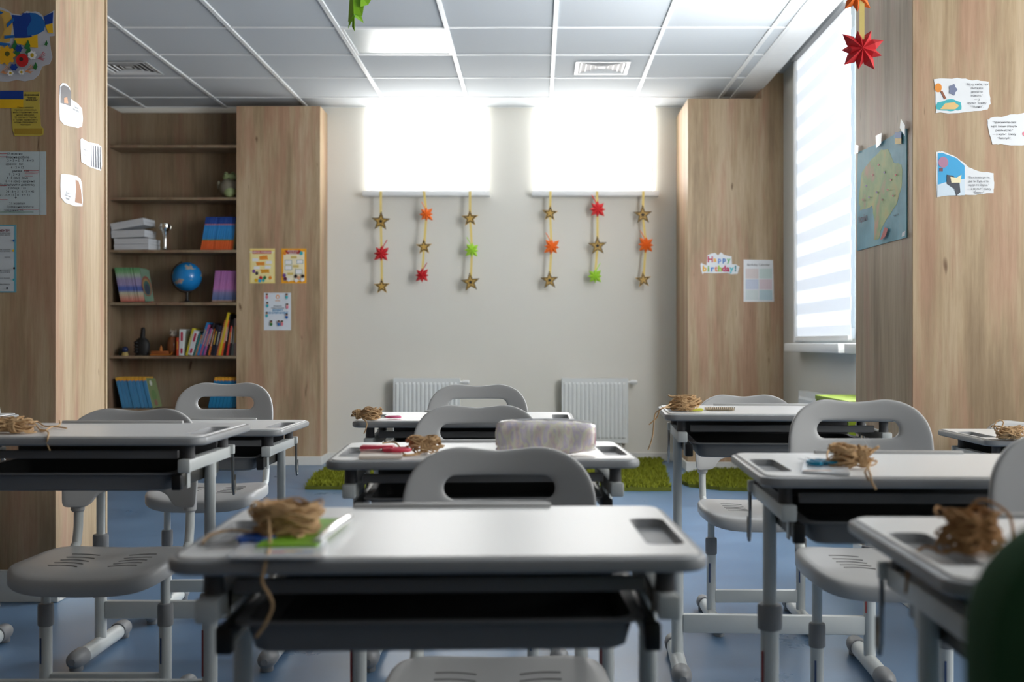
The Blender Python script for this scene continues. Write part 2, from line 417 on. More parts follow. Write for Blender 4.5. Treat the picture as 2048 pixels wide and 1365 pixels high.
# ---- tall window in the right wall: cloth bands of a day-night blind
e = sempty('window_3', (XR, 0, 0))
BB1 = blind_mat('blind_band_bright', SIDE_WIN, (248, 252, 255)); BB2 = blind_mat('blind_band_dense', SIDE_WIN*0.78, (226, 238, 255))
zz0 = CAMZ+0.02; n = 24; dz = (CAMZ+1.80-zz0)/n
bm = newbm(); box(bm, -0.034, -0.031, sY0-0.03, sY1+0.05, 0, dz*1.0); mA = to_mesh('blind_band', bm, BB1)
bm = newbm(); box(bm, -0.031, -0.028, sY0-0.03, sY1+0.05, 0, dz*1.0); mB = to_mesh('blind_band', bm, BB2)
for k in range(n): obj('blind_band', mA if k % 2 else mB, None, e, (0, 0, zz0+k*dz))
bm = newbm(); box(bm, -0.05, 0.0, sY1+0.05, sY1+0.085, zz0-0.02, CAMZ+1.83, 0.003); obj('blind_guide', bm, WHITE, e)
bm = newbm(); box(bm, -0.07, 0.0, sY0-0.04, sY1+0.09, CAMZ+1.785, CAMZ+1.835, 0.006); obj('blind_cassette', bm, PLASTD, e)
bm = newbm(); box(bm, -0.045, -0.020, sY0-0.03, sY1+0.05, zz0-0.012, zz0+0.018, 0.005); obj('blind_bottom_bar', bm, WHITE, e)
bm = newbm(); box(bm, -0.10, 0.12, sY0-0.04, sY1+0.12, CAMZ-0.058, CAMZ-0.006, 0.006); obj('window_sill', bm, WHITE, e)
bm = newbm(); polyprism(bm, [(sY0, sZ0), (sY1, sZ0), (sY1, sZ1), (sY0, sZ1)], [[(sY0+0.06, sZ0+0.06), (sY0+0.55, sZ0+0.06), (sY0+0.55, sZ1-0.06), (sY0+0.06, sZ1-0.06)], [(sY0+0.61, sZ0+0.06), (sY1-0.06, sZ0+0.06), (sY1-0.06, sZ1-0.06), (sY0+0.61, sZ1-0.06)]], lambda u, v: (0.12, u, v), lambda u, v: (0.18, u, v)); obj('window_frame', bm, WHITE, e)
bm = newbm(); box(bm, 0.145, 0.15, sY0+0.06, sY1-0.06, sZ0+0.06, sZ1-0.06); obj('pane', bm, MATS['glass'], e)
# ---- the windows beside the camera
NB = [blind_mat('rear_blind', REAR_WIN, (250, 250, 250)), blind_mat('near_blind', NEAR_WIN, (252, 252, 250))]
for k, (a, b) in enumerate(nW):
    e = sempty('window_%d' % (4+k), (XRN, 0, 0))
    bm = newbm(); box(bm, -0.034, -0.030, a-0.03, b+0.03, 0.9, 2.5); obj('roller_blind', bm, NB[k], e)
    bm = newbm(); box(bm, -0.12, 0.1, a-0.1, b+0.1, 0.84, 0.885, 0.005); obj('window_sill', bm, WHITE, e)

e = sempty('window_6', (XR, 0, 0))  # unseen window added to light the left pillar side and back wall
bm = newbm(); box(bm, -0.034, -0.030, mY0, mY1+0.03, CAMZ+0.02, CAMZ+1.80); obj('roller_blind', bm, blind_mat('added_blind', ADDED_WIN, (250, 252, 255)), e)
bm = newbm(); box(bm, -0.10, 0.12, mY0, mY1+0.04, CAMZ-0.058, CAMZ-0.006, 0.006); obj('window_sill', bm, WHITE, e)
# ---- radiators
def radiator(x0, x1, z0, z1, label, side=None):
    """panel radiator under a window; side None: on the back wall, else on the right wall (x0,x1 are then y values)"""
    W = x1-x0; H = z1-z0; t = thing('radiator', label, 'radiator', group='white panel radiators')
    bm = newbm(); n = max(6, int(round(W/0.0325))); prof = []
    for i in range(n):
        u = 0.012+(W-0.024)*i/n; s = (W-0.024)/n
        prof += [(u, 0.0), (u+s*0.18, -0.008), (u+s*0.62, -0.008), (u+s*0.80, 0.0)]
    prof = [(0, 0.0)]+prof+[(W, 0.0)]
    zl = [(0.0, 0), (0.03, 0), (0.045, 1), (H-0.045, 1), (H-0.03, 0), (H, 0)]
    rows = [[bm.verts.new((u, d*k-0.05, z)) for u, d in prof] for z, k in zl]
    for A, B in zip(rows, rows[1:]):
        for i in range(len(A)-1): bm.faces.new((A[i], A[i+1], B[i+1], B[i]))
    obj('ribbed_panel', bm, RADW, t, smooth=20)
    bm = newbm(); box(bm, 0.004, W-0.004, -0.004, 0.0, 0.004, H-0.004); obj('back_panel', bm, RADW, t)
    bm = newbm(); box(bm, -0.002, 0.003, -0.052, 0.0, 0.0, H, 0.001, 1); obj('side_cover', bm, RADW, t)
    bm = newbm(); box(bm, W-0.003, W+0.002, -0.052, 0.0, 0.0, H, 0.001, 1); obj('side_cover', bm, RADW, t)
    bm = newbm(); sl = int(W/0.02); gh = []
    for i in range(sl):
        u = 0.008+(W-0.016)*i/sl; gh.append([(u+0.003, -0.040), (u+0.013, -0.040), (u+0.013, -0.012), (u+0.003, -0.012)])
    polyprism(bm, [(0.003, -0.049), (W-0.003, -0.049), (W-0.003, -0.001), (0.003, -0.001)], gh, lambda u, v: (u, v, H-0.002), lambda u, v: (u, v, H)); obj('top_grille', bm, RADW, t, smooth=0)
    v = newbm(); Rm = Matrix.Rotation(pi/2, 3, 'Y')
    lathe(v, [(0.008, 0), (0.008, 0.02), (0.015, 0.022), (0.017, 0.03), (0.016, 0.065), (0.012, 0.07), (0, 0.071)], 14, (W, -0.026, H-0.03), Rm); obj('valve_head', v, WHITE, t)
    for u in (0.08, W-0.08):
        bm = newbm(); box(bm, u-0.015, u+0.015, -0.001, 0.046, H*0.6, H*0.6+0.05); obj('bracket', bm, RADW, t)
    for u in (0.05, W-0.05):
        bm = newbm(); tube(bm, [(u, -0.026, 0.004), (u, -0.026, -0.03), (u, 0.0, -0.045), (u, 0.045, -0.045)], 0.007, 8); obj('pipe', bm, RADW, t)
    if side is None: t.location = (x0, YB-0.046, z0)
    else: t.location = (XR-0.056, x1, z0); t.rotation_euler = (0, 0, -pi/2)
    return t
Yr = YB-0.1
a = onY(787, 757, Yr); b = onY(919, 887, Yr); radiator(a[0], b[0], b[1], a[1], 'white panel radiator low on the back wall under the first small window')
a = onY(1124, 757, Yr); b = onY(1256, 887, Yr); radiator(a[0], b[0], b[1], a[1], 'white panel radiator low on the back wall under the second small window')
radiator(5.70, 6.88, 0.14, 0.588, 'long white radiator on the window wall behind the lime shelf', side=1)

# ---- low lime shelf along the window wall
LIME = mat('lime_laminate', (128, 152, 30), 0.5)
t = thing('toy_shelf', 'low lime green open shelf in front of the window wall radiator', 'shelf', (1.38, 5.05, 0))
bm = newbm(); box(bm, 0, 0.19, 0, 0.018, 0.0, 0.60, 0.001, 1); obj('side_panel', bm, LIME, t)
bm = newbm(); box(bm, 0, 0.19, 0.582, 0.60, 0.0, 0.60, 0.001, 1); obj('side_panel', bm, LIME, t)
bm = newbm(); box(bm, -0.004, 0.19, -0.004, 0.604, 0.60, 0.62, 0.002, 1); obj('top_panel', bm, LIME, t)
for z in (0.05, 0.32):
    bm = newbm(); box(bm, 0.004, 0.19, 0.018, 0.582, z, z+0.018, 0.001, 1); obj('shelf_board', bm, WOOD, t)
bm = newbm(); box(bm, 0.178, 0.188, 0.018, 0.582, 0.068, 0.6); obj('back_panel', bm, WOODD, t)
bm = newbm(); box(bm, 0.02, 0.18, 0.0, 0.60, 0.0, 0.05); obj('plinth', bm, BLACK, t)

# ---- rugs of green pile
RUG = mat('rug_base', (92, 98, 24), 0.95, noise=0.2, nscale=60)
RUGP = mat('rug_pile', (122, 128, 22), 0.95, noise=0.35, nscale=25)
def in_poly(x, y, P):
    c = False
    for i in range(len(P)):
        (x1, y1), (x2, y2) = P[i-1], P[i]
        if (y1 > y) != (y2 > y) and x < (x2-x1)*(y-y1)/(y2-y1)+x1: c = not c
    return c
def rug(poly, label, seed):
    rnd = random.Random(seed)
    t = thing('shaggy_rug', label, 'rug', group='green rugs')
    bm = newbm(); zprism(bm, poly, 0.001, 0.022); obj('rug_backing', bm, RUG, t)
    xs = [p[0] for p in poly]; ys = [p[1] for p in poly]
    V = []; Fc = []
    n = 0; area = (max(xs)-min(xs))*(max(ys)-min(ys))
    for k in range(int(area*13000)):
        x = rnd.uniform(min(xs), max(xs)); y = rnd.uniform(min(ys), max(ys))
        if not in_poly(x, y, poly): continue
        a = rnd.uniform(0, 2*pi); ww = rnd.uniform(0.004, 0.008); h = rnd.uniform(0.012, 0.03)
        lx = rnd.uniform(-0.018, 0.018); ly = rnd.uniform(-0.018, 0.018); i = len(V)
        V += [(x-ww*cos(a), y-ww*sin(a), 0.02), (x+ww*cos(a), y+ww*sin(a), 0.02), (x+lx, y+ly, 0.02+h)]; Fc.append((i, i+1, i+2))
    me = bpy.data.meshes.new('rug_pile'); me.from_pydata(V, [], Fc); me.materials.append(RUGP)
    o = bpy.data.objects.new('rug_pile', me); C.objects.link(o); o.parent = t; o['kind'] = 'stuff'
def smooth_poly(P, wob, seed, sub=10):
    rnd = random.Random(seed); out = []
    for i in range(len(P)):
        a = P[i]; b = P[(i+1) % len(P)]
        for k in range(sub):
            s = k/sub; out.append((a[0]+(b[0]-a[0])*s+rnd.uniform(-wob, wob), a[1]+(b[1]-a[1])*s+rnd.uniform(-wob, wob)))
    return out
P = [onZ(x, y, 0.01) for x, y in ((611, 977), (800, 978), (1341, 980), (1322, 922), (655, 938), (630, 955))]
rug(smooth_poly(P, 0.006, 1), 'wide rectangular green shaggy rug in front of the two back radiators', 1)
P = [onZ(x, y, 0.01) for x, y in ((1358, 964), (1380, 972), (1440, 979), (1560, 982), (1650, 978), (1650, 955), (1540, 944), (1415, 943), (1372, 953))]
rug(smooth_poly(P, 0.006, 2), 'smaller green shaggy rug with curved edge before the right cladding', 2)

# ------------------------------------------------------------------ bookcase
SH = [290, 395, 500, 605, 712, 818]
SZ = [CAMZ+(CY-y)*YCL/F for y in SH]
BX0, BX1 = -3.06, -2.15
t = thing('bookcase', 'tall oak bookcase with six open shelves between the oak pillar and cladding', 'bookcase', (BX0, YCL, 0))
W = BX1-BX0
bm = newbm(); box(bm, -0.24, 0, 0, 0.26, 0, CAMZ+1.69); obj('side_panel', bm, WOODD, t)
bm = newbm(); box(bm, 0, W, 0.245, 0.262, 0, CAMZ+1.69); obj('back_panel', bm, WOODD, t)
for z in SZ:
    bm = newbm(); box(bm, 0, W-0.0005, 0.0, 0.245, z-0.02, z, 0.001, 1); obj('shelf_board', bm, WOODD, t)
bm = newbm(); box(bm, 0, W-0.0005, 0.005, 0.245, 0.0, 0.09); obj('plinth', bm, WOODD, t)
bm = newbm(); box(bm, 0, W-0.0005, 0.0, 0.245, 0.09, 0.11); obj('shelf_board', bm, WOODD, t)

ORD = ['first', 'second', 'third', 'fourth', 'fifth', 'sixth', 'seventh', 'eighth', 'ninth', 'tenth', 'eleventh', 'twelfth', 'thirteenth', 'fourteenth', 'fifteenth', 'last']
def book_row(name, x0, x1, ytop, sy, lean, n, mats, label, group, seed=0, dep=0.17, vary=0.0, cols=None, yo=0.03):
    """books from x0 to x1 (bottom, pixels), top shifted by lean pixels"""
    rnd = random.Random(seed); s = YCL/F; zb_ = CAMZ+(CY-sy)*s+0.0006
    for i in range(n):
        wpx = (x1-x0)/n; xb = (x0+wpx*i-CX)*s; th = wpx*s
        h0 = (sy-ytop)*s*(1-(rnd.random()*vary)); l = lean*s; a = math.atan2(l, h0)
        tt = th*cos(a)*0.94
        bm = newbm(); box(bm, 0, tt, 0, dep*(1-rnd.random()*0.06), 0, sqrt(h0*h0+l*l)-tt*abs(sin(a)), min(tt*0.12, 0.0012), 1)
        o = obj(name, bm, mats[i % len(mats)])
        zoff = tt*sin(a) if a > 0 else 0
        o.rotation_euler = (0, a, 0); o.location = (xb, YCL+yo+rnd.uniform(0, 0.006), zb_+max(0, zoff))
        if a < 0: o.location = (xb, o.location.y, zb_)
        if a > 0: o.location.z = zb_+tt*sin(a)
        lb = label % ORD[i] if isinstance(label, str) else label[i]
        tag(o, lb, 'book', group)
B1 = band_mat('workbook_print', [(0, (214, 92, 40)), (0.28, (214, 96, 40)), (0.3, (110, 130, 70)), (0.34, (40, 128, 190)), (0.62, (46, 138, 204)), (0.74, (40, 130, 200)), (0.77, (190, 120, 120)), (0.80, (22, 70, 150)), (1, (20, 60, 138))])
B2 = band_mat('reader_print', [(0, (196, 104, 92)), (0.13, (196, 150, 130)), (0.25, (190, 188, 160)), (0.34, (78, 98, 170)), (0.42, (74, 96, 170)), (0.5, (150, 140, 180)), (0.66, (150, 140, 175)), (0.78, (160, 178, 160)), (0.88, (110, 160, 110)), (1, (84, 144, 96))])
B3 = band_mat('purple_print', [(0, (190, 150, 110)), (0.08, (80, 104, 150)), (0.28, (120, 124, 165)), (0.42, (186, 120, 180)), (0.7, (168, 110, 168)), (1, (166, 104, 164))])
B4 = band_mat('textbook_print', [(0, (62, 128, 172)), (0.2, (66, 134, 178)), (0.84, (64, 130, 176)), (0.88, (44, 118, 170)), (0.90, (224, 158, 42)), (1, (214, 166, 60))])
B5 = band_mat('textbook_print_deep', [(0, (18, 104, 150)), (0.2, (24, 120, 164)), (0.84, (22, 112, 160)), (0.88, (20, 104, 150)), (0.90, (224, 150, 36)), (1, (214, 160, 50))])
book_row('workbook', 398, 463, 433, 500, 11, 14, [B1], 'slim blue workbook with orange foot, %s from the left in its row', 'blue and orange workbooks', 1)
CV = mat('dark_book', (52, 60, 58), 0.5)
book_row('book', 463, 471, 436, 500, 7, 2, [mat('olive_book', (120, 104, 60), 0.5), CV], ['narrow olive book at the end of the blue workbooks', 'narrow dark book wedged against the side beside the blue workbooks'], None, 2)
book_row('reader_book', 238, 288, 535, 604, -13, 16, [B2], 'thin green, violet and cream banded reader, %s from the left in its row', 'rainbow banded readers', 3)
book_row('purple_book', 421, 471, 541, 604, 7, 12, [B3], 'thin purple book with blue foot, %s from the left in its row', 'purple books', 4)
book_row('textbook', 241, 303, 755, 818, -15, 8, [B4], 'blue textbook with orange top, %s from the pillar on the lowest shelf', 'blue textbooks leaning at the pillar side', 5)
book_row('textbook', 413, 470, 755, 818, 14, 8, [B5], 'deep blue textbook behind the chair back, %s from the left in its row', 'blue textbooks at the cladding side', 6)
# last reader and last textbook show their covers
def cover_book(name, xb0, xb1, ytop, sy, lean, m, label, extra):
    s = YCL/F; z0 = CAMZ+(CY-sy)*s+0.001; x0 = (xb0-CX)*s; h = (sy-ytop)*s; l = lean*s; d = 0.14
    t = thing(name, label, 'book', (x0, YCL+0.03, z0)); ln = sqrt(h*h+l*l); a = math.atan2(l, h)
    wx = (xb1-xb0)*s
    bm = newbm(); polyprism(bm, [(0, 0), (wx, 0.0), (wx+0.004, ln*0.92), (0.004, ln)], [], lambda u, v: (u, 0.0+u*1.4, v), lambda u, v: (u-0.008, 0.006+u*1.4, v)); obj('cover', bm, m, t, rot=(0, a, 0))
    for (u, v, r, mm) in extra:
        bm = newbm(); pts = [(u*wx+r*0.3*cos(2*pi*k/20), v*ln+r*sin(2*pi*k/20)) for k in range(20)]
        polyprism(bm, pts, [], lambda p, q: (p, p*1.4-0.002-0.0004*mm[1], q), lambda p, q: (p, p*1.4-0.0005, q)); obj('cover_print', bm, mm[0], t, rot=(0, a, 0))
cover_book('picture_book', 288, 300, 536, 604, -13, mat('pb_green', (98, 124, 104), 0.4), 'picture book showing a dark cover with a rainbow oval, last of the readers', [(0.5, 0.45, 0.075, (mat('pb_red', (120, 62, 50)), 0)), (0.5, 0.43, 0.062, (mat('pb_gold', (130, 110, 60)), 1)), (0.5, 0.40, 0.052, (mat('pb_teal', (36, 76, 72)), 2)), (0.5, 0.36, 0.038, (mat('pb_navy', (28, 40, 60)), 3))])
cover_book('nature_book', 303, 316, 757, 818, -17, mat('nb_green', (104, 118, 74), 0.4), 'green nature book with its cover showing, last of the leaning blue textbooks', [(0.5, 0.8, 0.02, (mat('nb_pale', (176, 178, 168)), 0)), (0.5, 0.4, 0.04, (mat('nb_olive', (82, 112, 60)), 1)), (0.5, 0.15, 0.025, (mat('nb_brown', (120, 84, 70)), 2))])
# mixed storybooks on the fifth shelf
mix = [  # x0, x1, ytop, lean, colour, words
 (350, 354.5, 676, 0, (196, 66, 40), 'small orange red book, first of the storybooks'),
 (355, 365, 659, 1, (206, 214, 216), 'thick white annual with a red title, near the brown owl'),
 (368, 373, 657, 14, (210, 196, 46), 'leaning yellow storybook beside the white annual'),
 (373, 383, 661, 13, (204, 210, 214), 'leaning thick white storybook with red title'),
 (384, 387, 668, 12, (40, 120, 118), 'slim teal storybook leaning after the white ones'),
 (387, 391, 670, 13, (190, 130, 90), 'slim tan storybook leaning beside the teal one'),
 (391, 396, 645, 20, (36, 120, 184), 'tall bright blue storybook leaning over the row'),
 (396, 400, 650, 18, (176, 80, 120), 'pink spined storybook beside the bright blue one'),
 (400, 404, 658, 16, (44, 96, 150), 'mid blue storybook between two pink spines'),
 (404, 408, 657, 15, (166, 86, 150), 'magenta storybook near the middle of the row'),
 (408, 413, 646, 16, (30, 26, 34), 'tall black storybook after the magenta one'),
 (413, 418, 658, 13, (206, 110, 46), 'orange spined storybook between two black ones'),
 (418, 425, 650, 12, (24, 26, 40), 'thick black storybook behind the orange spine'),
 (425, 430, 652, 12, (40, 40, 60), 'dark navy storybook with thin white title'),
 (430, 434, 640, 17, (206, 120, 70), 'tan orange storybook beside the tall yellow one'),
 (434, 439, 625, 19, (214, 190, 40), 'tallest yellow book with lime top in the row'),
 (439, 443, 640, 14, (210, 80, 40), 'red orange book leaning on the tall yellow one'),
 (443, 450, 628, 10, (20, 20, 22), 'tall thick black book near the cladding side'),
 (450, 454, 652, 9, (196, 60, 60), 'red spined book between two black ones'),
 (454, 460, 640, 7, (26, 28, 36), 'black book with pale speckles near the shelf end'),
 (460, 465, 645, 4, (96, 110, 112), 'grey green book near the shelf end'),
 (465, 471, 637, 1, (150, 130, 130), 'pale mauve book with red patch, last on the shelf'),
]
TITLE = mat('title_red', (170, 40, 70), 0.5)
for i, (a0, a1, yt, ln, col, wd) in enumerate(mix):
    nm = 'storybook'; s = YCL/F; zb_ = SZ[4]+0.0006; th = (a1-a0)*s*0.95; h = (712-yt)*s; l = ln*s; a = math.atan2(l, h)
    tt = th*cos(a); L = sqrt(h*h+l*l)-tt*abs(sin(a)); m = mat('story_%d' % i, col, 0.42)
    e = thing(nm, wd, 'book', ((a0-CX)*s, YCL+0.03+0.002*(i % 3), zb_+tt*sin(a)), 0, 'mixed storybooks'); e.rotation_euler = (0, a, 0)
    bm = newbm(); box(bm, 0, tt, 0, 0.16, 0, L, min(0.0012, tt*0.12), 1); obj('cover', bm, m, e)
    if i in (1, 3):
        for k, (z0, z1) in enumerate(((0.55, 0.9), (0.08, 0.28))):
            bm = newbm(); polyprism(bm, rrect(tt*0.28, tt*0.78, L*z0, L*z1, tt*0.2, 3), [], lambda u, v: (u, -0.0006, v), lambda u, v: (u, 0.0005, v)); obj('spine_title', bm, TITLE, e)
    elif a1-a0 >= 4:
        bm = newbm(); box(bm, tt*0.35, tt*0.65, -0.0006, 0.0004, L*0.35, L*0.8); obj('spine_title', bm, mat('spine_pale', (190, 190, 180)) if i % 3 else mat('spine_gold', (206, 170, 60)), e)

# white boxes on the third shelf
BOXM = mat('white_card', (206, 210, 214), 0.6)
def card_box(x0, x1, y0, y1, label, tilt=0, Ys=YCL+0.02, dep=0.18):
    s = YCL/F; a = ((x0-CX)*s, CAMZ+(CY-y1)*s); w_ = (x1-x0)*s; h = (y1-y0)*s
    t = thing('cardboard_box', label, 'box', (a[0], Ys, a[1]), 0, 'white boxes on the third shelf'); t.rotation_euler = (0, tilt, radians(-7))
    bm = newbm(); box(bm, 0, w_, 0, dep, 0, h*0.5, 0.0015, 1); obj('box_base', bm, BOXM, t)
    bm = newbm(); box(bm, -0.0015, w_+0.0015, -0.0015, dep+0.0015, h*0.46, h, 0.0015, 1); obj('box_lid', bm, BOXM, t)
card_box(226, 299, 488.5, 499.5, 'bottom white card box of the four stacked on the third shelf')
card_box(226, 299, 477, 488, 'second white card box from the bottom of the stack')
card_box(221, 291, 461.5, 476, 'third white card box up, slightly tilted', radians(-1.5), YCL+0.015)
card_box(221, 291, 447, 461, 'topmost white card box of the stack, tilted upward', radians(-9), YCL+0.015)
# trophy
s = YCL/F; tx = (323-CX)*s
t = thing('trophy', 'small silver cup trophy beside the white boxes', 'trophy', (tx, YCL+0.08, SZ[2]))
bm = newbm(); lathe(bm, [(0.022, 0), (0.022, 0.012), (0.012, 0.014)], 16); obj('trophy_base', bm, BLACK, t)
bm = newbm(); lathe(bm, [(0.011, 0.013), (0.009, 0.03), (0.009, 0.06), (0.013, 0.10), (0.02, 0.135), (0.022, 0.14)], 16); obj('trophy_stem', bm, CHROME, t)
bm = newbm(); lathe(bm, [(0.006, 0.138), (0.022, 0.140), (0.033, 0.156), (0.036, 0.175), (0.034, 0.195), (0.031, 0.195), (0.028, 0.17), (0.0, 0.15)], 16); obj('cup', bm, CHROME, t)
for sg in (-1, 1):
    bm = newbm(); tube(bm, [(sg*0.033, 0, 0.156), (sg*0.042, 0, 0.160), (sg*0.043, 0, 0.175), (sg*0.035, 0, 0.186)], 0.002, 6); obj('handle', bm, CHROME, t)
# globe
gxp = (364-CX)*s; R = 29.5*s
m = bpy.data.materials.new('globe_map'); m.use_nodes = True; nt = m.node_tree; bs = nt.nodes['Principled BSDF']
tc = nt.nodes.new('ShaderNodeTexCoord'); nz = nt.nodes.new('ShaderNodeTexNoise'); nz.inputs['Scale'].default_value = 13; nz.inputs['Detail'].default_value = 6
nt.links.new(tc.outputs['Object'], nz.inputs['Vector'])
r_ = ramp(nt, [(0.0, srgb(24, 120, 186)), (0.6, srgb(30, 128, 196)), (0.625, srgb(150, 170, 150)), (0.7, srgb(200, 140, 150)), (0.76, srgb(200, 190, 140))], nz.outputs['Fac'])
nt.links.new(r_.outputs[0], bs.inputs['Base Color']); bs.inputs['Roughness'].default_value = 0.18
t = thing('globe', 'blue desktop globe on black stand on the fourth shelf', 'globe', (gxp, YCL+0.12, SZ[3]))
zc = (605-552)*s
bm = newbm(); ball(bm, (0, 0, zc), R, seg=32); obj('sphere', bm, m, t)
bm = newbm(); pts = []
for k in range(15):
    a = radians(112+k*12.5); pts.append((1.09*R*cos(a), 0, zc+1.09*R*sin(a)))
tube(bm, pts, 0.0035, 8); obj('arc_bracket', bm, BLACK, t)
bm = newbm(); lathe(bm, [(0.06, 0), (0.058, 0.006), (0.03, 0.01), (0.014, 0.014), (0.01, 0.03), (0.011, zc-R*1.06)], 20); obj('stand', bm, BLACK, t)
bm = newbm(); ball(bm, (R*1.09*cos(radians(112)), 0, zc+R*1.09*sin(radians(112))), 0.006); obj('pin', bm, BLACK, t)
# plush owl on the second shelf
GP = mat('plush_grey', (128, 124, 108), 0.95, noise=0.2, nscale=40, bump=0.5); GG = mat('plush_green', (150, 166, 118), 0.95, noise=0.15, nscale=40, bump=0.5)
t = thing('plush_toy', 'round grey green plush owl on the second shelf', 'plush toy', ((452-CX)*s, YCL+0.10, SZ[1]))
bm = newbm(); ball(bm, (0, 0, 0.076), 0.078, 1.0, 0.85, 0.97, 20); obj('body', bm, GP, t)
bm = newbm(); ball(bm, (0.012, -0.042, 0.046), 0.044, 1, 0.65, 0.95, 16); obj('belly', bm, GG, t)
bm = newbm(); ball(bm, (0.005, -0.005, 0.155), 0.048, 1.15, 0.9, 0.62, 16); obj('head', bm, GG, t)
for sx in (-1, 1):
    bm = newbm(); ball(bm, (0.005+sx*0.026, -0.025, 0.178), 0.016, seg=10); obj('eye', bm, GG, t)
    bm = newbm(); ball(bm, (0.005+sx*0.026, -0.041, 0.180), 0.007, 1.3, 0.5, 0.6, seg=8); obj('pupil', bm, BLACK, t)
    bm = newbm(); ball(bm, (sx*0.076, -0.01, 0.10), 0.024, 0.6, 0.7, 1.4, 10); obj('wing', bm, GP, t)
bm = newbm(); lathe(bm, [(0.0, 0.01), (0.006, 0.0)], 8, (0.006, -0.05, 0.140)); obj('beak', bm, BLACK, t)
# fifth shelf ornaments
t = thing('thumbs_up_figurine', 'black thumbs up hand figurine on the fifth shelf', 'figurine', ((276-CX)*s, YCL+0.09, SZ[4]))
BKM = mat('matt_black', (14, 14, 15), 0.6)
bm = newbm(); lathe(bm, [(0.042, 0), (0.047, 0.02), (0.054, 0.06), (0.055, 0.085), (0.045, 0.11), (0.026, 0.128), (0.0, 0.132)], 16, M=Matrix.Diagonal((1, 0.6, 1))); obj('fist', bm, BKM, t)
bm = newbm(); tube(bm, [(0.004, 0, 0.09), (0.002, 0, 0.13), (0.005, 0, 0.165), (0.006, 0, 0.19), (0.006, 0, 0.204)], [0.02, 0.018, 0.0175, 0.0165, 0.009], 12); obj('thumb', bm, BKM, t)
for k in range(4):
    bm = newbm(); ball(bm, (-0.038, -0.02, 0.028+k*0.022), 0.013, 1.4, 1.2, 0.9, 10); obj('finger', bm, BKM, t)
bm = newbm(); box(bm, -0.046, 0.046, -0.03, 0.03, 0, 0.008, 0.002); obj('plinth', bm, BKM, t)
t = thing('snow_globe', 'tiny dark blue ball ornament on a cream foot, fifth shelf', 'ornament', ((244-CX)*s, YCL+0.06, SZ[4]))
bm = newbm(); lathe(bm, [(0.024, 0), (0.024, 0.006), (0.02, 0.022), (0.016, 0.026)], 16); obj('foot', bm, mat('cream_foot', (170, 150, 90), 0.6), t)
bm = newbm(); ball(bm, (0, 0, 0.043), 0.024); obj('ball', bm, mat('navy_glass', (30, 44, 80), 0.1), t)
t = thing('candle_holder', 'small dark green glass jar beside the blue ball ornament', 'jar', ((232-CX)*s, YCL+0.11, SZ[4]))
bm = newbm(); lathe(bm, [(0.02, 0), (0.023, 0.01), (0.023, 0.045), (0.018, 0.055), (0.016, 0.055), (0.016, 0.01), (0, 0.008)], 16); obj('jar_body', bm, mat('dark_jar', (32, 42, 38), 0.3), t)
bm = newbm(); lathe(bm, [(0.013, 0.009), (0.013, 0.035), (0, 0.036)], 12); obj('wax', bm, mat('wax', (70, 74, 60)), t)
BW = mat('brown_wood', (150, 84, 40), 0.45); BO = mat('orange_wood', (184, 110, 40), 0.45)
t = thing('wooden_toy_cart', 'small brown wooden toy sledge between the black figurine and brown owl', 'toy', ((317-CX)*s, YCL+0.07, SZ[4]))
bm = newbm(); box(bm, -0.07, 0.055, -0.025, 0.025, 0.012, 0.034, 0.003); obj('tray_body', bm, BW, t)
for sy in (-1, 1):
    bm = newbm(); tube(bm, [(-0.075, sy*0.026, 0.006), (0.05, sy*0.026, 0.006), (0.075, sy*0.026, 0.01), (0.085, sy*0.026, 0.028)], 0.005, 8); obj('runner', bm, BO, t)
bm = newbm(); lathe(bm, [(0.014, 0.034), (0.01, 0.05), (0, 0.078)], 8, (-0.005, 0, 0)); obj('toy_cone', bm, BO, t)
t = thing('owl_ornament', 'glazed brown owl ornament with white head beside the storybooks', 'ornament', ((338-CX)*s, YCL+0.09, SZ[4]))
bm = newbm(); lathe(bm, [(0.026, 0), (0.035, 0.02), (0.043, 0.06), (0.043, 0.09), (0.034, 0.125), (0.02, 0.14), (0, 0.143)], 18); obj('body', bm, mat('glazed_brown', (118, 70, 40), 0.15), t)
bm = newbm(); ball(bm, (0.004, -0.004, 0.158), 0.030, 1, 0.9, 0.8); obj('head', bm, mat('owl_white', (170, 160, 146), 0.6), t)
for sx in (-1, 1):
    bm = newbm(); lathe(bm, [(0.009, 0), (0, 0.022)], 8, (0.004+sx*0.018, -0.004, 0.173)); obj('ear', bm, MATS['owl_white'], t)
    bm = newbm(); ball(bm, (0.004+sx*0.011, -0.028, 0.162), 0.005, seg=8); obj('eye', bm, BLACK, t)

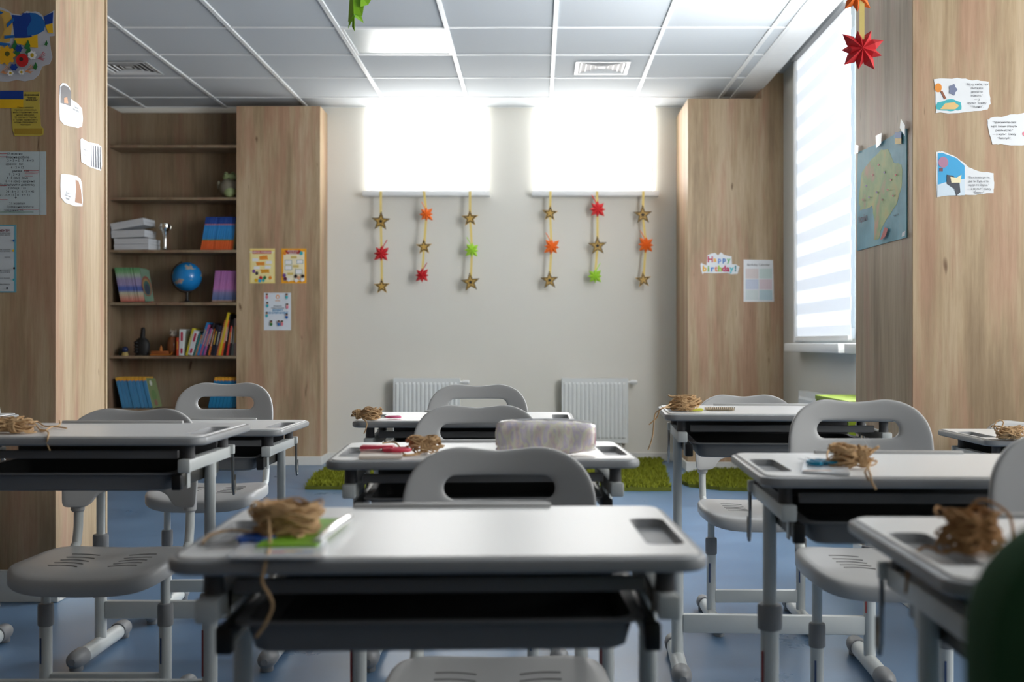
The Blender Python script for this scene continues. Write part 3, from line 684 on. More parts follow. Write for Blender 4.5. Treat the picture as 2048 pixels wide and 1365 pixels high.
# ------------------------------------------------------------------ ceiling fittings
def vent(xc, yc, wd, label):
    t = thing('ceiling_vent', label, 'vent', (xc, yc, CEIL-0.005), group='square ceiling vents'); h = wd/2
    for k in range(5):
        a = h-k*h*0.19; b = a-h*(0.11 if k else 0.13); z = -0.001*(4-k) if k else 0
        z0 = -0.008+0.0015*k
        bm = newbm()
        L0 = [(-a, -a, z0), (a, -a, z0), (a, a, z0), (-a, a, z0)]; L1 = [(-b, -b, z0+(0.014 if k else 0.003)), (b, -b, z0+(0.014 if k else 0.003)), (b, b, z0+(0.014 if k else 0.003)), (-b, b, z0+(0.014 if k else 0.003))]
        L2 = [(x*1.0, y*1.0, z+0.002) for x, y, z in L1]; L3 = [(x, y, z+0.002) for x, y, z in L0]
        V = [[bm.verts.new(p) for p in L] for L in (L0, L1, L2, L3)]
        for i in range(4):
            A = V[i]; B = V[(i+1) % 4]
            for q in range(4): bm.faces.new((A[q], A[(q+1)%4], B[(q+1)%4], B[q]))
        bmesh.ops.recalc_face_normals(bm, faces=list(bm.faces))
        obj('frame' if k == 0 else 'louver', bm, TBAR, t, smooth=0)
    bm = newbm(); box(bm, -h*0.12, h*0.12, -h*0.12, h*0.12, 0.0, 0.003); obj('centre_plate', bm, TBAR, t)
    bm = newbm(); box(bm, -h*0.86, h*0.86, -h*0.86, h*0.86, 0.0005, 0.0015); obj('dark_throat', bm, DARK, t).location.z = 0.0
vent(0.41, 7.23, 0.34, 'square white ceiling vent near the two small back windows')
vent(-2.585, 7.23, 0.34, 'square white ceiling vent above the bookcase')
cx_, cy_ = (gx[4]+gx[5])/2, (gy[2]+gy[3])/2
t = thing('ceiling_light', 'square switched off ceiling light panel with glossy diffuser', 'light panel', (cx_, cy_, CEIL-0.004))
bm = newbm(); zprism(bm, rrect(-0.296, 0.296, -0.296, 0.296, 0.004, 2), -0.006, 0.01, [rrect(-0.272, 0.272, -0.272, 0.272, 0.003, 2)]); obj('frame', bm, TBAR, t)
bm = newbm(); box(bm, -0.272, 0.272, -0.272, 0.272, -0.002, 0.004); obj('diffuser', bm, mat('diffuser', (196, 206, 206), 0.3, spec=0.5), t)

# ------------------------------------------------------------------ desks
DW, DD, H0 = 0.6, 0.4, 0.66
TRX0, TRX1 = 0.238, 0.283
def make_desk():
    t = thing('school_desk', 'desk', 'desk')
    trays = [rrect(TRX0, TRX1, -0.125, 0.07, 0.012, 3), rrect(-TRX1, -TRX0, -0.125, 0.07, 0.012, 3)]
    outer = rrect(-0.3, 0.3, -0.2, 0.2, 0.034, 8); inner = rrect(-0.289, 0.289, -0.189, 0.189, 0.026, 8)
    z = H0
    def off(P, d): # shrink outline about its corners
        return rrect(-0.3+d, 0.3-d, -0.2+d, 0.2-d, max(0.004, 0.034-d), 8)
    bm = newbm()
    loft(bm, [[(x, y, z-0.002) for x, y in off(None, 0.0105)], [(x, y, z-0.0015) for x, y in off(None, 0.007)], [(x, y, z-0.0035) for x, y in off(None, 0.002)], [(x, y, z-0.008) for x, y in off(None, 0.0)],
              [(x, y, z-0.0155) for x, y in off(None, 0.001)], [(x, y, z-0.0185) for x, y in off(None, 0.005)], [(x, y, z-0.0185) for x, y in off(None, 0.02)]])
    # open the rim's top where the white board lies: it sits 8 mm lower in the trays
    top = [f for f in bm.faces if len(f.verts) > 8 and f.calc_center_median().z > z-0.005]
    bmesh.ops.delete(bm, geom=top, context='FACES')
    bot = obj('edge_band', bm, RIM, t)
    bm = newbm(); zprism(bm, rrect(-0.2895, 0.2895, -0.1895, 0.1895, 0.024, 8), z-0.006, z, trays); dt = obj('desktop', bm, DESKW, t)
    bm = newbm(); zprism(bm, rrect(-0.289, 0.289, -0.189, 0.189, 0.024, 8), z-0.014, z-0.0115); obj('underboard', bm, PLASTD, t)
    for P in trays:
        cx = sum(p[0] for p in P)/len(P); cy = sum(p[1] for p in P)/len(P)
        f = lambda k, zz: [((x-cx)*k+cx, (y-cy)*k+cy, zz) for x, y in P]
        bm = newbm(); loft(bm, [f(1.0, z+0.0002), f(0.97, z-0.004), f(0.93, z-0.0105)], False, True); obj('pen_tray', bm, PLASTD, t)
    bm = newbm(); box(bm, -0.14, 0.14, 0.178, 0.190, z-0.001, z+0.006, 0.002); obj('book_stop', bm, PLASTIC, t)
    bm = newbm(); box(bm, -0.232, 0.232, -0.150, -0.137, z-0.049, z-0.032, 0.002); obj('cross_brace', bm, TRAYM, t)
    for sx in (-1, 1):
        bm = newbm(); x = sx*0.255; box(bm, x-0.0115, x+0.0115, -0.178, 0.125, z-0.073, z-0.048, 0.002); r = obj('side_rail', bm, METAL, t)
        bm = newbm(); box(bm, x-0.0125, x+0.0125, -0.185, -0.172, z-0.074, z-0.047, 0.003); obj('end_cap', bm, METAL, r)
        for yy in (-0.148, 0.10):
            bm = newbm(); lathe(bm, [(0.0125, z-0.048), (0.0115, z-0.035), (0.012, z-0.0185)], 12, (x, yy, 0)); obj('spacer', bm, DARK, t)
        bm = newbm(); box(bm, sx*0.2375-0.006, sx*0.2375+0.006, -0.165, 0.11, z-0.106, z-0.078, 0.002); sl = obj('drawer_slide', bm, STEELD, t)
        bm = newbm(); box(bm, sx*0.2375-0.0095, sx*0.2375+0.0095, -0.178, -0.160, z-0.110, z-0.079, 0.003); obj('slide_end', bm, BLACK, sl)
        for yy in (-0.12, 0.07):
            bm = newbm(); box(bm, sx*0.2435, sx*0.2465, yy-0.010, yy+0.010, z-0.112, z-0.048, 0.001, 1) if sx > 0 else box(bm, -0.2465, -0.2435, yy-0.010, yy+0.010, z-0.112, z-0.048, 0.001, 1)
            obj('slide_bracket', bm, METAL, t)
        bm = newbm(); xo = sx*0.270
        tube(bm, [(xo, 0.128, z-0.050), (xo, 0.128, z-0.10), (xo, 0.130, z-0.145), (xo, 0.137, z-0.158), (xo, 0.145, z-0.150), (xo, 0.146, z-0.115)], 0.0034, 8); obj('bag_hook', bm, STEEL, t)
        bm = newbm(); box(bm, min(sx*0.255, sx*0.274), max(sx*0.255, sx*0.274), 0.121, 0.135, z-0.066, z-0.045, 0.002); obj('hook_holder', bm, METAL, t)
        # legs
        bm = newbm(); tube(bm, [(x, 0.0, 0.20), (x, 0.0, z-0.070)], 0.0118, 20); obj('leg', bm, METAL, t)
        bm = newbm(); lathe(bm, [(0.0165, 0.292), (0.021, 0.294), (0.0215, 0.30), (0.0215, 0.332), (0.020, 0.337), (0.0125, 0.338)], 20, (x, 0, 0)); obj('leg_collar', bm, PLASTD, t)
        bm = newbm(); tube(bm, [(x, 0.0, 0.045), (x, 0.0, 0.296)], 0.0160, 20); lg = obj('lower_leg', bm, METAL, t)
        bm = newbm(); box(bm, x-0.0165 if sx < 0 else x-0.0145, x-0.0125 if sx < 0 else x-0.0105, -0.0125, -0.0085, 0.16, 0.26); obj('height_sticker', bm, mat('sticker_red', (150, 70, 70)), lg)
        bm = newbm(); yl = [(-0.175, 0.85), (-0.12, 1.0), (0.12, 1.0), (0.175, 0.85)]; rings = []
        for yy, k in yl:
            rings.append([(x+0.021*cos(a)*(1 if abs(cos(a)) < 0.99 else 1)*k, yy, 0.028+0.022*sin(a)*k) for a in [2*pi*q/16+pi/16 for q in range(16)]])
        loft(bm, rings); ft = obj('foot', bm, METAL, t)
        for sg in (-1, 1):
            bm = newbm(); rings = []
            for yy, kx, kz in ((0.13, 1.02, 1.02), (0.135, 1.1, 1.08), (0.165, 1.12, 1.05), (0.185, 1.0, 0.95), (0.198, 0.75, 0.72), (0.204, 0.4, 0.4)):
                rings.append([(x+0.023*cos(a)*kx, sg*yy, 0.030+0.023*sin(a)*kz) for a in [2*pi*q/16 for q in range(16)]])
            if sg < 0: rings = [r[::-1] for r in rings]
            loft(bm, rings); obj('foot_cap', bm, PLASTD, ft)
            bm = newbm(); lathe(bm, [(0.017, 0.0), (0.018, 0.003), (0.018, 0.014), (0.014, 0.016)], 14, (x, sg*0.172, 0.0005)); obj('foot_pad', bm, PLASTD, ft)
    bm = newbm(); box(bm, -0.241, 0.241, -0.011, 0.011, 0.10, 0.15, 0.004); obj('crossbar', bm, METAL, t)
    # open storage tray
    def rl(hx, y0, y1, zz, r): return [(x, y, zz) for x, y in rrect(-hx, hx, y0, y1, r, 5)]
    bm = newbm(); zt_ = z-0.076; zb_ = z-0.114
    loft(bm, [rl(0.205, -0.150, 0.135, zb_, 0.02), rl(0.212, -0.157, 0.142, zb_+0.004, 0.024), rl(0.219, -0.163, 0.148, zt_-0.004, 0.024), rl(0.230, -0.172, 0.156, zt_-0.003, 0.02), rl(0.230, -0.172, 0.156, zt_, 0.02),
              rl(0.216, -0.160, 0.145, zt_, 0.022)], True, False); tr = obj('storage_tray', bm, TRAYM, t)
    bm = newbm(); loft(bm, [rl(0.216, -0.160, 0.145, zt_, 0.022), rl(0.208, -0.152, 0.138, zb_+0.006, 0.02), rl(0.204, -0.148, 0.134, zb_+0.004, 0.018)], False, True)
    bmesh.ops.reverse_faces(bm, faces=list(bm.faces)); obj('tray_inner_shade', bm, TRAYIN, tr)  # inner skin of the tray, shadow put into its colour
    bm = newbm(); box(bm, -0.228, 0.228, 0.150, 0.162, z-0.094, z-0.034, 0.001); obj('rear_panel', bm, DARK, t)
    return t
LOWER = {'leg_collar', 'lower_leg', 'foot', 'crossbar', 'leg'}
def place_desk(root, x, yf, rot, h, label, collar=0):
    dh = h-H0
    for c in root.children:
        n = c.name.split('.')[0]
        if n not in LOWER: c.location.z += dh
        if n == 'leg': c.location.z += dh
        if collar and n == 'leg_collar': c.location.z += collar
        if collar and n == 'lower_leg': c.scale = (1, 1, 1+collar/0.27)
    a = radians(rot); root.location = (x-0.2*sin(a)*1.0, yf+0.2*cos(a), 0); root.rotation_euler = (0, 0, a)
    root['label'] = label; root['group'] = 'school desks'
desk0 = make_desk()
DESKS = {  # name: x centre of camera-side edge, y of that edge, rotation, height, label
 'C1': (-0.107, 1.243, 2.0, 0.645, 'nearest white topped grey school desk with the lime paper sheet'),
 'C2': (-0.100, 2.155, 3.0, 0.658, 'white topped school desk carrying the iridescent pencil case'),
 'C3': (-0.195, 3.03, 0.0, 0.671, 'white school desk farthest down the middle row, before the radiators'),
 'L1': (-0.962, 2.27, 0.0, 0.692, 'tall white school desk before the oak pillar with loose jute ends on top'),
 'L2': (-0.978, 3.03, 0.0, 0.648, 'white school desk behind the pillar side desk, under the bookcase'),
 'L3': (-1.820, 2.98, 0.0, 0.671, 'white school desk mostly cut off beside the dark pillar face'),
 'R0': (0.622, 2.86, -3.0, 0.700, 'tall white school desk with spiral notepad near the curved green rug'),
 'R1': (0.655, 1.79, -2.0, 0.668, 'white school desk with cyan scissors and a jute hank'),
 'R2': (0.680, 1.045, -1.0, 0.660, 'white school desk beside the green padded chair'),
 'RR': (1.490, 3.02, 0.0, 0.622, 'low white school desk standing against the light pillar'),
}
# ------------------------------------------------------------------ chairs
def stadium_hit(a, hw, hh):
    """ray from the centre at angle a with a horizontal stadium"""
    dx, dz = cos(a), sin(a); s = hw-hh
    if abs(dz) > 1e-6:
        tt = hh/abs(dz)
        if abs(dx*tt) <= s: return dx*tt, dz*tt
    cx = s if dx > 0 else -s
    b = -2*dx*cx; c = cx*cx-hh*hh; tt = (-b+sqrt(max(0, b*b-4*c)))/2
    return dx*tt, dz*tt
def crom(P, sub):
    out = []; n = len(P)
    for i in range(n):
        p0, p1, p2, p3 = P[i-1], P[i], P[(i+1)%n], P[(i+2)%n]
        for k in range(sub):
            t = k/sub; out.append(tuple(0.5*((2*p1[j])+(-p0[j]+p2[j])*t+(2*p0[j]-5*p1[j]+4*p2[j]-p3[j])*t*t+(-p0[j]+3*p1[j]-3*p2[j]+p3[j])*t*t*t) for j in (0, 1)))
    return out
BZ = 0.705
def make_chair():
    t = thing('school_chair', 'chair', 'chair')
    half = [(0.0, -0.0065), (0.035, -0.0035), (0.069, 0.0), (0.098, -0.004), (0.122, -0.014), (0.1395, -0.027), (0.156, -0.050), (0.165, -0.080), (0.1675, -0.115), (0.1675, -0.160), (0.167, -0.205), (0.164, -0.236), (0.150, -0.243), (0.118, -0.243), (0.104, -0.236), (0.088, -0.216), (0.066, -0.206), (0.033, -0.203)]
    P = half+[(0.0, -0.203)]+[(-x, z) for x, z in reversed(half[1:])]
    O = crom(P, 4); czs = -0.0695; N = len(O)
    def lean(x, z): return 0.165+0.13*(z+0.24)-1.15*x*x
    prof = []; M = 22
    for k in range(M):
        a = 2*pi*k/M; u = 0.5+0.5*(abs(cos(a))**0.38)*(1 if cos(a) > 0 else -1); hh = (abs(sin(a))**0.42)*(1 if sin(a) > 0 else -1)
        prof.append((u, hh))
    # even out: the flat of the shell plus rounded lips
    bm = newbm(); rings = []
    for (ox, oz) in O:
        a = math.atan2(oz-czs, ox); ix, iz = stadium_hit(a, 0.0965, 0.0215); iz += czs
        ring = []
        for u, hh in prof:
            x = ix+(ox-ix)*u; z = iz+(oz-iz)*u
            ring.append(bm.verts.new((x, lean(x, z)+hh*0.0095, BZ+z)))
        rings.append(ring)
    for i in range(N):
        A = rings[i]; B = rings[(i+1) % N]
        for k in range(M): bm.faces.new((A[k], A[(k+1)%M], B[(k+1)%M], B[k]))
    bmesh.ops.recalc_face_normals(bm, faces=list(bm.faces)); bk = obj('backrest', bm, PLASTIC, t, smooth=60)
    for x0, x1 in ((-0.10, -0.035), (0.008, 0.095)):
        bm = newbm(); pts = [(x0+(x1-x0)*k/4, lean(x0+(x1-x0)*k/4, -0.122)-0.0088, BZ-0.122) for k in range(5)]
        tube(bm, pts, 0.0018, 6); obj('vent_slit', bm, DARK, bk)
    # seat
    W2, y0, y1 = 0.178, -0.20, 0.135
    def sz(x, y):
        v = (y-y0)/(y1-y0); d = 0.012*(abs(x)/W2)**2.2-0.006*sin(pi*v)
        if v < 0.3: d -= 0.020*((0.3-v)/0.3)**2
        return 0.366+d
    def ringat(k, dz=0, kk=None, flat=None):
        out = []
        for q in range(56):
            a = 2*pi*q/56; c, s_ = cos(a), sin(a); e = 0.42
            x = W2*k*(abs(c)**e)*(1 if c > 0 else -1); y = (y0+y1)/2+(y1-y0)/2*k*(abs(s_)**e)*(1 if s_ > 0 else -1)
            x *= 1-0.06*max(0, (y/y1 if y > 0 else 0))
            out.append((x, y, (sz(x, y) if flat is None else flat)+dz))
        return out
    bm = newbm()
    loft(bm, [ringat(0.02), ringat(0.25), ringat(0.5), ringat(0.72), ringat(0.86), ringat(0.95), ringat(0.985, -0.003), ringat(1.0, -0.009), ringat(1.0, -0.030), ringat(0.985, -0.034), ringat(0.95, -0.030), ringat(0.92, -0.016), ringat(0.5, -0.014)])
    st = obj('seat', bm, PLASTIC, t, smooth=50)
    for k in range(5):
        for sx in (-1, 1):
            bm = newbm(); yy = -0.10+k*0.034; pts = []
            for q in range(7):
                x = sx*(0.035+0.011*q); y = yy+0.012*sin(q/6*pi)*(1 if k < 3 else 0.6); pts.append((x, y, sz(x, y)+0.0004))
            tube(bm, pts, 0.0013, 6); obj('seat_slit', bm, mat('slit_grey', (112, 111, 110)), st)
    for sx in (-1, 1):
        x = sx*0.140
        bm = newbm(); tube(bm, [(x, 0.172, 0.50), (x, 0.172, 0.455), (x, 0.170, 0.41), (x, 0.160, 0.370), (x, 0.146, 0.362), (x, 0.132, 0.348), (x, 0.105, 0.338), (x, 0.06, 0.3365), (x, -0.03, 0.3365)], 0.0112, 14); obj('back_tube', bm, METAL, t)
        bm = newbm(); lathe(bm, [(0.0135, 0.448), (0.0165, 0.452), (0.0175, 0.50), (0.017, 0.53)], 14, (x, 0.167, 0)); obj('tube_socket', bm, PLASTIC, t)
        bm = newbm(); tube(bm, [(x, -0.02, 0.12), (x, -0.02, 0.346)], 0.0108, 16); obj('leg', bm, METAL, t)
        bm = newbm(); lathe(bm, [(0.0150, 0.216), (0.0178, 0.218), (0.0182, 0.223), (0.0182, 0.262), (0.017, 0.268), (0.0115, 0.269)], 16, (x, -0.02, 0)); obj('leg_collar', bm, PLASTD, t)
        bm = newbm(); tube(bm, [(x, -0.02, 0.045), (x, -0.02, 0.22)], 0.0145, 16); lg = obj('lower_leg', bm, METAL, t)
        bm = newbm(); box(bm, x-0.0085, x-0.0045, -0.0345, -0.031, 0.13, 0.19); obj('height_sticker', bm, mat('sticker_blue', (60, 80, 120)), lg)
        bm = newbm(); rings = []
        for yy, k in ((-0.17, 0.9), (-0.13, 1.0), (0.11, 1.0), (0.15, 0.9)):
            rings.append([(x+0.018*cos(a)*k, yy, 0.028+0.020*sin(a)*k) for a in [2*pi*q/16 for q in range(16)]])
        loft(bm, rings); ft = obj('foot', bm, METAL, t)
        for sg, c0 in ((-1, -0.02), (1, 0.0)):
            bm = newbm(); rings = []
            for yy, kx, kz in ((0.115, 1.02, 1.02), (0.12, 1.12, 1.1), (0.15, 1.15, 1.05), (0.168, 1.0, 0.95), (0.180, 0.75, 0.72), (0.185, 0.4, 0.4)):
                rings.append([(x+0.020*cos(a)*kx, sg*yy+c0, 0.029+0.022*sin(a)*kz) for a in [2*pi*q/16 for q in range(16)]])
            if sg < 0: rings = [r[::-1] for r in rings]
            loft(bm, rings); obj('foot_cap', bm, PLASTD, ft)
            bm = newbm(); lathe(bm, [(0.015, 0.0), (0.016, 0.003), (0.016, 0.013), (0.012, 0.015)], 12, (x, sg*0.155+c0, 0.0005)); obj('foot_pad', bm, PLASTD, ft)
    bm = newbm(); box(bm, -0.128, 0.128, -0.030, -0.010, 0.066, 0.106, 0.004); obj('crossbar', bm, METAL, t)
    return t
chair0 = make_chair()
CHAIRS = {  # name: x, y of backrest top, top height, rotation, label
 'C1': (-0.062, 1.99, 0.697, 1.0, 'nearest grey plastic school chair, tucked behind the desk with the lime sheet'),
 'C2': (-0.150, 2.99, 0.715, 2.0, 'grey school chair behind the desk with the pencil case'),
 'C3': (-0.196, 3.80, 0.740, 0.0, 'grey school chair before the back radiators at the end of the middle row'),
 'L1': (-1.010, 2.88, 0.713, 0.0, 'grey school chair beside the oak pillar, its slotted seat facing the camera'),
 'L2': (-1.065, 3.93, 0.741, 1.0, 'grey school chair standing before the bookcase'),
 'L3': (-1.890, 3.70, 0.735, 0.0, 'grey school chair just showing beside the dark pillar face'),
 'R0': (0.685, 3.78, 0.706, 0.0, 'grey school chair before the right oak cladding and curved rug'),
 'R1': (0.750, 2.69, 0.745, -1.0, 'grey school chair behind the desk with cyan scissors'),
 'R2': (0.835, 1.735, 0.741, -3.0, 'grey school chair partly cut off behind the jute hank near the green chair'),
 'RR': (1.551, 3.60, 0.634, 0.0, 'low grey school chair against the light pillar'),
}
dk = {}; ch = {}
keys = list(DESKS)
for i, k in enumerate(keys): dk[k] = desk0 if i == 0 else copy_tree(desk0)
for i, k in enumerate(keys): ch[k] = chair0 if i == 0 else copy_tree(chair0)
for k in keys:
    x, y, r, h, lb = DESKS[k]; place_desk(dk[k], x, y, r, h, lb, 0.085 if k == 'R1' else 0)
    x, y, h, r, lb = CHAIRS[k]; o = ch[k]; o['label'] = lb; o['group'] = 'school chairs'
    o.location = (x, y-0.185, 0); o.rotation_euler = (0, 0, radians(r)); d = h-BZ
    for c in o.children:
        if c.name.split('.')[0] in ('backrest', 'back_tube', 'tube_socket', 'seat', 'leg'): c.location.z += d
for c in ch['C1'].children:
    if c.name.split('.')[0] == 'seat': c.location.z -= 0.010
HT = {k: DESKS[k][3] for k in keys}

# ------------------------------------------------------------------ jute hanks
def hank(c, L, Wd, Hh, ang, seed, label, ends=(), strands=26, m=JUTE, pinch=0.5, r=0.0016, hole=0.35, tie=0.0):
    rnd = random.Random(seed); t = thing('jute_hank', label, 'twine', c, ang, 'jute twine hanks on the desks')
    bm = newbm()
    for k in range(strands):
        a0 = rnd.uniform(0, 2*pi); sx = rnd.uniform(hole, 1.0); sy = sx*rnd.uniform(0.9, 1.1) if tie is None else rnd.uniform(hole, 1.0); zc_ = rnd.uniform(0.08, 0.92)*Hh; tx, ty = (rnd.uniform(-0.2, 0.2), rnd.uniform(-0.2, 0.2)) if tie is None else (rnd.uniform(-0.6, 0.6), rnd.uniform(-0.6, 0.6))
        ox, oy = rnd.uniform(-0.08, 0.08)*L, rnd.uniform(-0.10, 0.10)*Wd; p1, p2 = rnd.uniform(0, 6), rnd.uniform(0, 6); n = 30; pts = []
        for q in range(n):
            a = a0+2*pi*q/n; u = cos(a); v = sin(a)
            k2 = 1-pinch*math.exp(-((u-(tie or 0))/0.35)**2)
            x = L/2*sx*u*(1+0.05*sin(3*a+p1))+ox*k2; y = Wd/2*sy*v*k2*(1+0.10*sin(2*a+p2))+oy*k2
            z = Hh*0.5+(zc_-Hh*0.5)*k2+Hh*0.22*(tx*u+ty*v)+0.003*sin(4*a+p1)
            pts.append((x, y, min(Hh, max(r, z))))
        tube(bm, pts, r*rnd.uniform(0.85, 1.15), 5, closed=True)
    obj('coil', bm, m, t)
    if tie is not None and pinch > 0:
        bm = newbm()
        for k in range(5):
            xx = tie*L/2+(k-2)*r*1.6; pts = [(xx+rnd.uniform(-0.001, 0.001), (Wd*0.5*(1-pinch)+r)*cos(2*pi*q/14), max(r, Hh*0.45+(Hh*0.5*(1-pinch*0.5)+r)*sin(2*pi*q/14))) for q in range(14)]
            tube(bm, pts, r, 5, closed=True)
        obj('wrap', bm, m, t)
    R_ = Matrix.Rotation(-ang, 3, 'Z')
    for pts in ends:    # loose ends given in world coordinates
        P = [R_ @ (Vector(p)-Vector(c)) for p in pts]; out = []
        n = len(P)
        for i in range(n-1):
            p0, p1, p2, p3 = P[max(0, i-1)], P[i], P[i+1], P[min(n-1, i+2)]
            for q in range(5):
                s_ = q/5; out.append(0.5*((2*p1)+(-p0+p2)*s_+(2*p0-5*p1+4*p2-p3)*s_**2+(-p0+3*p1-3*p2+p3)*s_**3))
        out.append(P[-1]); bm = newbm(); tube(bm, out, r*1.05, 6); obj('loose_end', bm, m, t)
    return t
def top(k, px, py, dz=0.0): x, y = onZ(px, py, HT[k]); return (x, y, HT[k]+0.0012+dz)
def at(px, py, Y): x, z = onY(px, py, Y); return (x, Y, z)
# C1 hank
yF1 = 1.232
c = top('C1', 574, 1078)
hank(c, 0.078, 0.070, 0.046, radians(20), 3, 'round jute twine hank on the lime sheet of the nearest desk',
     [[top('C1', 545, 1085, 0.006), top('C1', 500, 1062, 0.020), top('C1', 505, 1050, 0.018), top('C1', 520, 1060, 0.004)],
      [top('C1', 530, 1080, 0.004), top('C1', 470, 1068, 0.003), top('C1', 425, 1074, 0.002), top('C1', 405, 1092, 0.002)],
      [(c[0]-0.015, c[1]-0.03, c[2]+0.03), top('C1', 540, 1100, 0.004), top('C1', 536, 1116, 0.003), at(530, 1132, yF1), at(524, 1165, yF1-0.002), at(538, 1190, yF1-0.004), at(545, 1215, yF1), at(530, 1250, yF1), at(512, 1275, yF1)],
      [(c[0]-0.01, c[1]-0.03, c[2]+0.03), top('C1', 575, 1085, 0.012), top('C1', 600, 1090, 0.008), top('C1', 625, 1062, 0.004)]],
     strands=44, hole=0.66, pinch=0.0, r=0.0017, tie=None)
c = top('C2', 849, 908)
hank(c, 0.068, 0.050, 0.034, radians(8), 5, 'loose jute hank with open loops on the desk with the pencil case',
     [[top('C2', 835, 912, 0.003), top('C2', 810, 913, 0.002), top('C2', 797, 898, 0.006), top('C2', 786, 890, 0.004), top('C2', 765, 890, 0.002)],
      [top('C2', 840, 913, 0.003), top('C2', 805, 914, 0.001), top('C2', 790, 905, 0.001)]], strands=22, hole=0.55, pinch=0.3)
c = top('C3', 735, 841)
hank(c, 0.080, 0.040, 0.034, radians(8), 7, 'jute hank pointing off the edge of the farthest middle desk',
     [[(c[0]-0.02, c[1]-0.01, c[2]+0.01), at(733, 845, 3.015), at(732, 858, 3.01), at(728, 868, 3.01)]], strands=26, pinch=0.75, tie=-0.6)
c = top('L1', 12, 868)
hank(c, 0.125, 0.07, 0.034, radians(0), 9, 'jute hank on the desk before the oak pillar, ends spilling',
     [[(c[0]+0.05, c[1], c[2]+0.02), top('L1', 68, 850, 0.004), top('L1', 84, 866, 0.002), top('L1', 105, 858, 0.003), top('L1', 133, 860, 0.002)],
      [(c[0]+0.05, c[1], c[2]+0.02), top('L1', 75, 848, 0.004), top('L1', 90, 856, 0.002), top('L1', 118, 856, 0.004), top('L1', 119, 850, 0.008)],
      [top('L1', 80, 862, 0.002), top('L1', 96, 868, 0.003), at(96, 874, 2.275), at(94, 886, 2.272), at(100, 902, 2.275)]], strands=28, pinch=0.3, tie=0.35)
c = top('R0', 1367, 823)
hank(c, 0.088, 0.06, 0.040, radians(0), 11, 'tangled pale jute hank on the tall desk with the spiral notepad',
     [[(c[0]-0.03, c[1], c[2]+0.02), at(1330, 815, 2.86), at(1312, 826, 2.86), at(1308, 845, 2.86), at(1306, 868, 2.86), at(1302, 885, 2.86), at(1296, 901, 2.86)],
      [(c[0]-0.03, c[1], c[2]+0.01), at(1322, 818, 2.87), at(1314, 835, 2.87), at(1298, 850, 2.87)]], strands=34, pinch=0.1, hole=0.3)
c = top('R1', 1702, 938)
hank(c, 0.080, 0.055, 0.040, radians(-12), 13, 'jute hank with a dangling end beside the cyan scissors',
     [[(c[0]-0.01, c[1], c[2]+0.03), top('R1', 1675, 912, 0.018), top('R1', 1655, 920, 0.012), top('R1', 1662, 938, 0.003), top('R1', 1690, 944, 0.002)],
      [(c[0]+0.03, c[1]-0.01, c[2]+0.01), at(1737, 938, 1.80), at(1741, 952, 1.785), at(1744, 966, 1.782), at(1752, 980, 1.782)],
      [(c[0]+0.03, c[1]-0.01, c[2]+0.01), at(1731, 942, 1.80), at(1733, 952, 1.787), at(1738, 962, 1.785)]], strands=30, pinch=0.55, tie=0.5)
c = top('R2', 1940, 1108)
hank(c, 0.068, 0.055, 0.046, radians(15), 17, 'brown jute hank on the desk beside the green chair',
     [[(c[0]-0.01, c[1], c[2]+0.01), top('R2', 1890, 1115, 0.003), top('R2', 1850, 1100, 0.002), (c[0]-0.062, c[1]+0.0, c[2]-0.01), (c[0]-0.070, c[1]-0.01, c[2]-0.04)],
      [(c[0]-0.01, c[1], c[2]+0.03), (c[0]+0.01, c[1], c[2]+0.055), (c[0]+0.04, c[1], c[2]+0.04), (c[0]+0.045, c[1], c[2]+0.01)]], strands=30, pinch=0.35, m=JUTED, hole=0.5)
c = top('RR', 2022, 880)
hank(c, 0.085, 0.05, 0.036, radians(0), 19, 'jute hank with a curled end on the low desk by the light pillar',
     [[(c[0]-0.03, c[1], c[2]+0.01), (c[0]-0.045, c[1], c[2]+0.03), (c[0]-0.035, c[1], c[2]+0.05), (c[0]-0.02, c[1], c[2]+0.045), (c[0]-0.03, c[1], c[2]+0.02)]], strands=28, pinch=0.3, m=JUTE)

# ------------------------------------------------------------------ scissors, papers, pencil case
def scissors(c, ang, m, label, open_=0.18, s=1.0):
    t = thing('scissors', label, 'scissors', c, ang, 'children scissors')
    for sg in (-1, 1):
        bm = newbm(); pts = []
        for k in range(16):
            a = 2*pi*k/16; pts.append((-0.036*s+0.019*s*cos(a), sg*0.013*s+0.009*s*sin(a), 0.004))
        tube(bm, pts, 0.0036*s, 8, closed=True); h = obj('handle', bm, m, t)
        bm = newbm(); tube(bm, [(-0.018*s, sg*0.010*s, 0.004), (-0.004*s, sg*0.004*s, 0.004)], [0.0045*s, 0.0035*s], 8); obj('shank', bm, m, h)
        bm = newbm(); zprism(bm, [(-0.006*s, -0.004*s), (0.045*s, -sg*0.001*s), (0.048*s, 0.0), (0.040*s, 0.0035*s*-sg), (0.0, 0.004*s)] if sg < 0 else [(-0.006*s, -0.004*s), (0.0, -0.0045*s), (0.042*s, -0.003*s), (0.048*s, 0.0), (0.0, 0.0045*s)], 0.003+0.0008*sg, 0.004+0.0008*sg)
        b = obj('blade', bm, STEEL, t); b.rotation_euler = (0, 0, sg*open_/2*-1)
    bm = newbm(); lathe(bm, [(0.003, 0.002), (0.003, 0.0062), (0, 0.0066)], 10); obj('pivot', bm, STEEL, t)
def sheet(name, label, cat, k, corners, th, m, dz=0.0, parent_lines=None):
    P = [top(k, *q) for q in corners]; cx = sum(p[0] for p in P)/4; cy = sum(p[1] for p in P)/4; z = P[0][2]
    t = thing(name, label, cat, (cx, cy, z+dz))
    bm = newbm(); zprism(bm, [(p[0]-cx, p[1]-cy) for p in P], 0, th); obj('cover', bm, m, t)
    return t, [(p[0]-cx, p[1]-cy) for p in P]
LIMEP = mat('lime_paper', (140, 196, 52), 0.5)
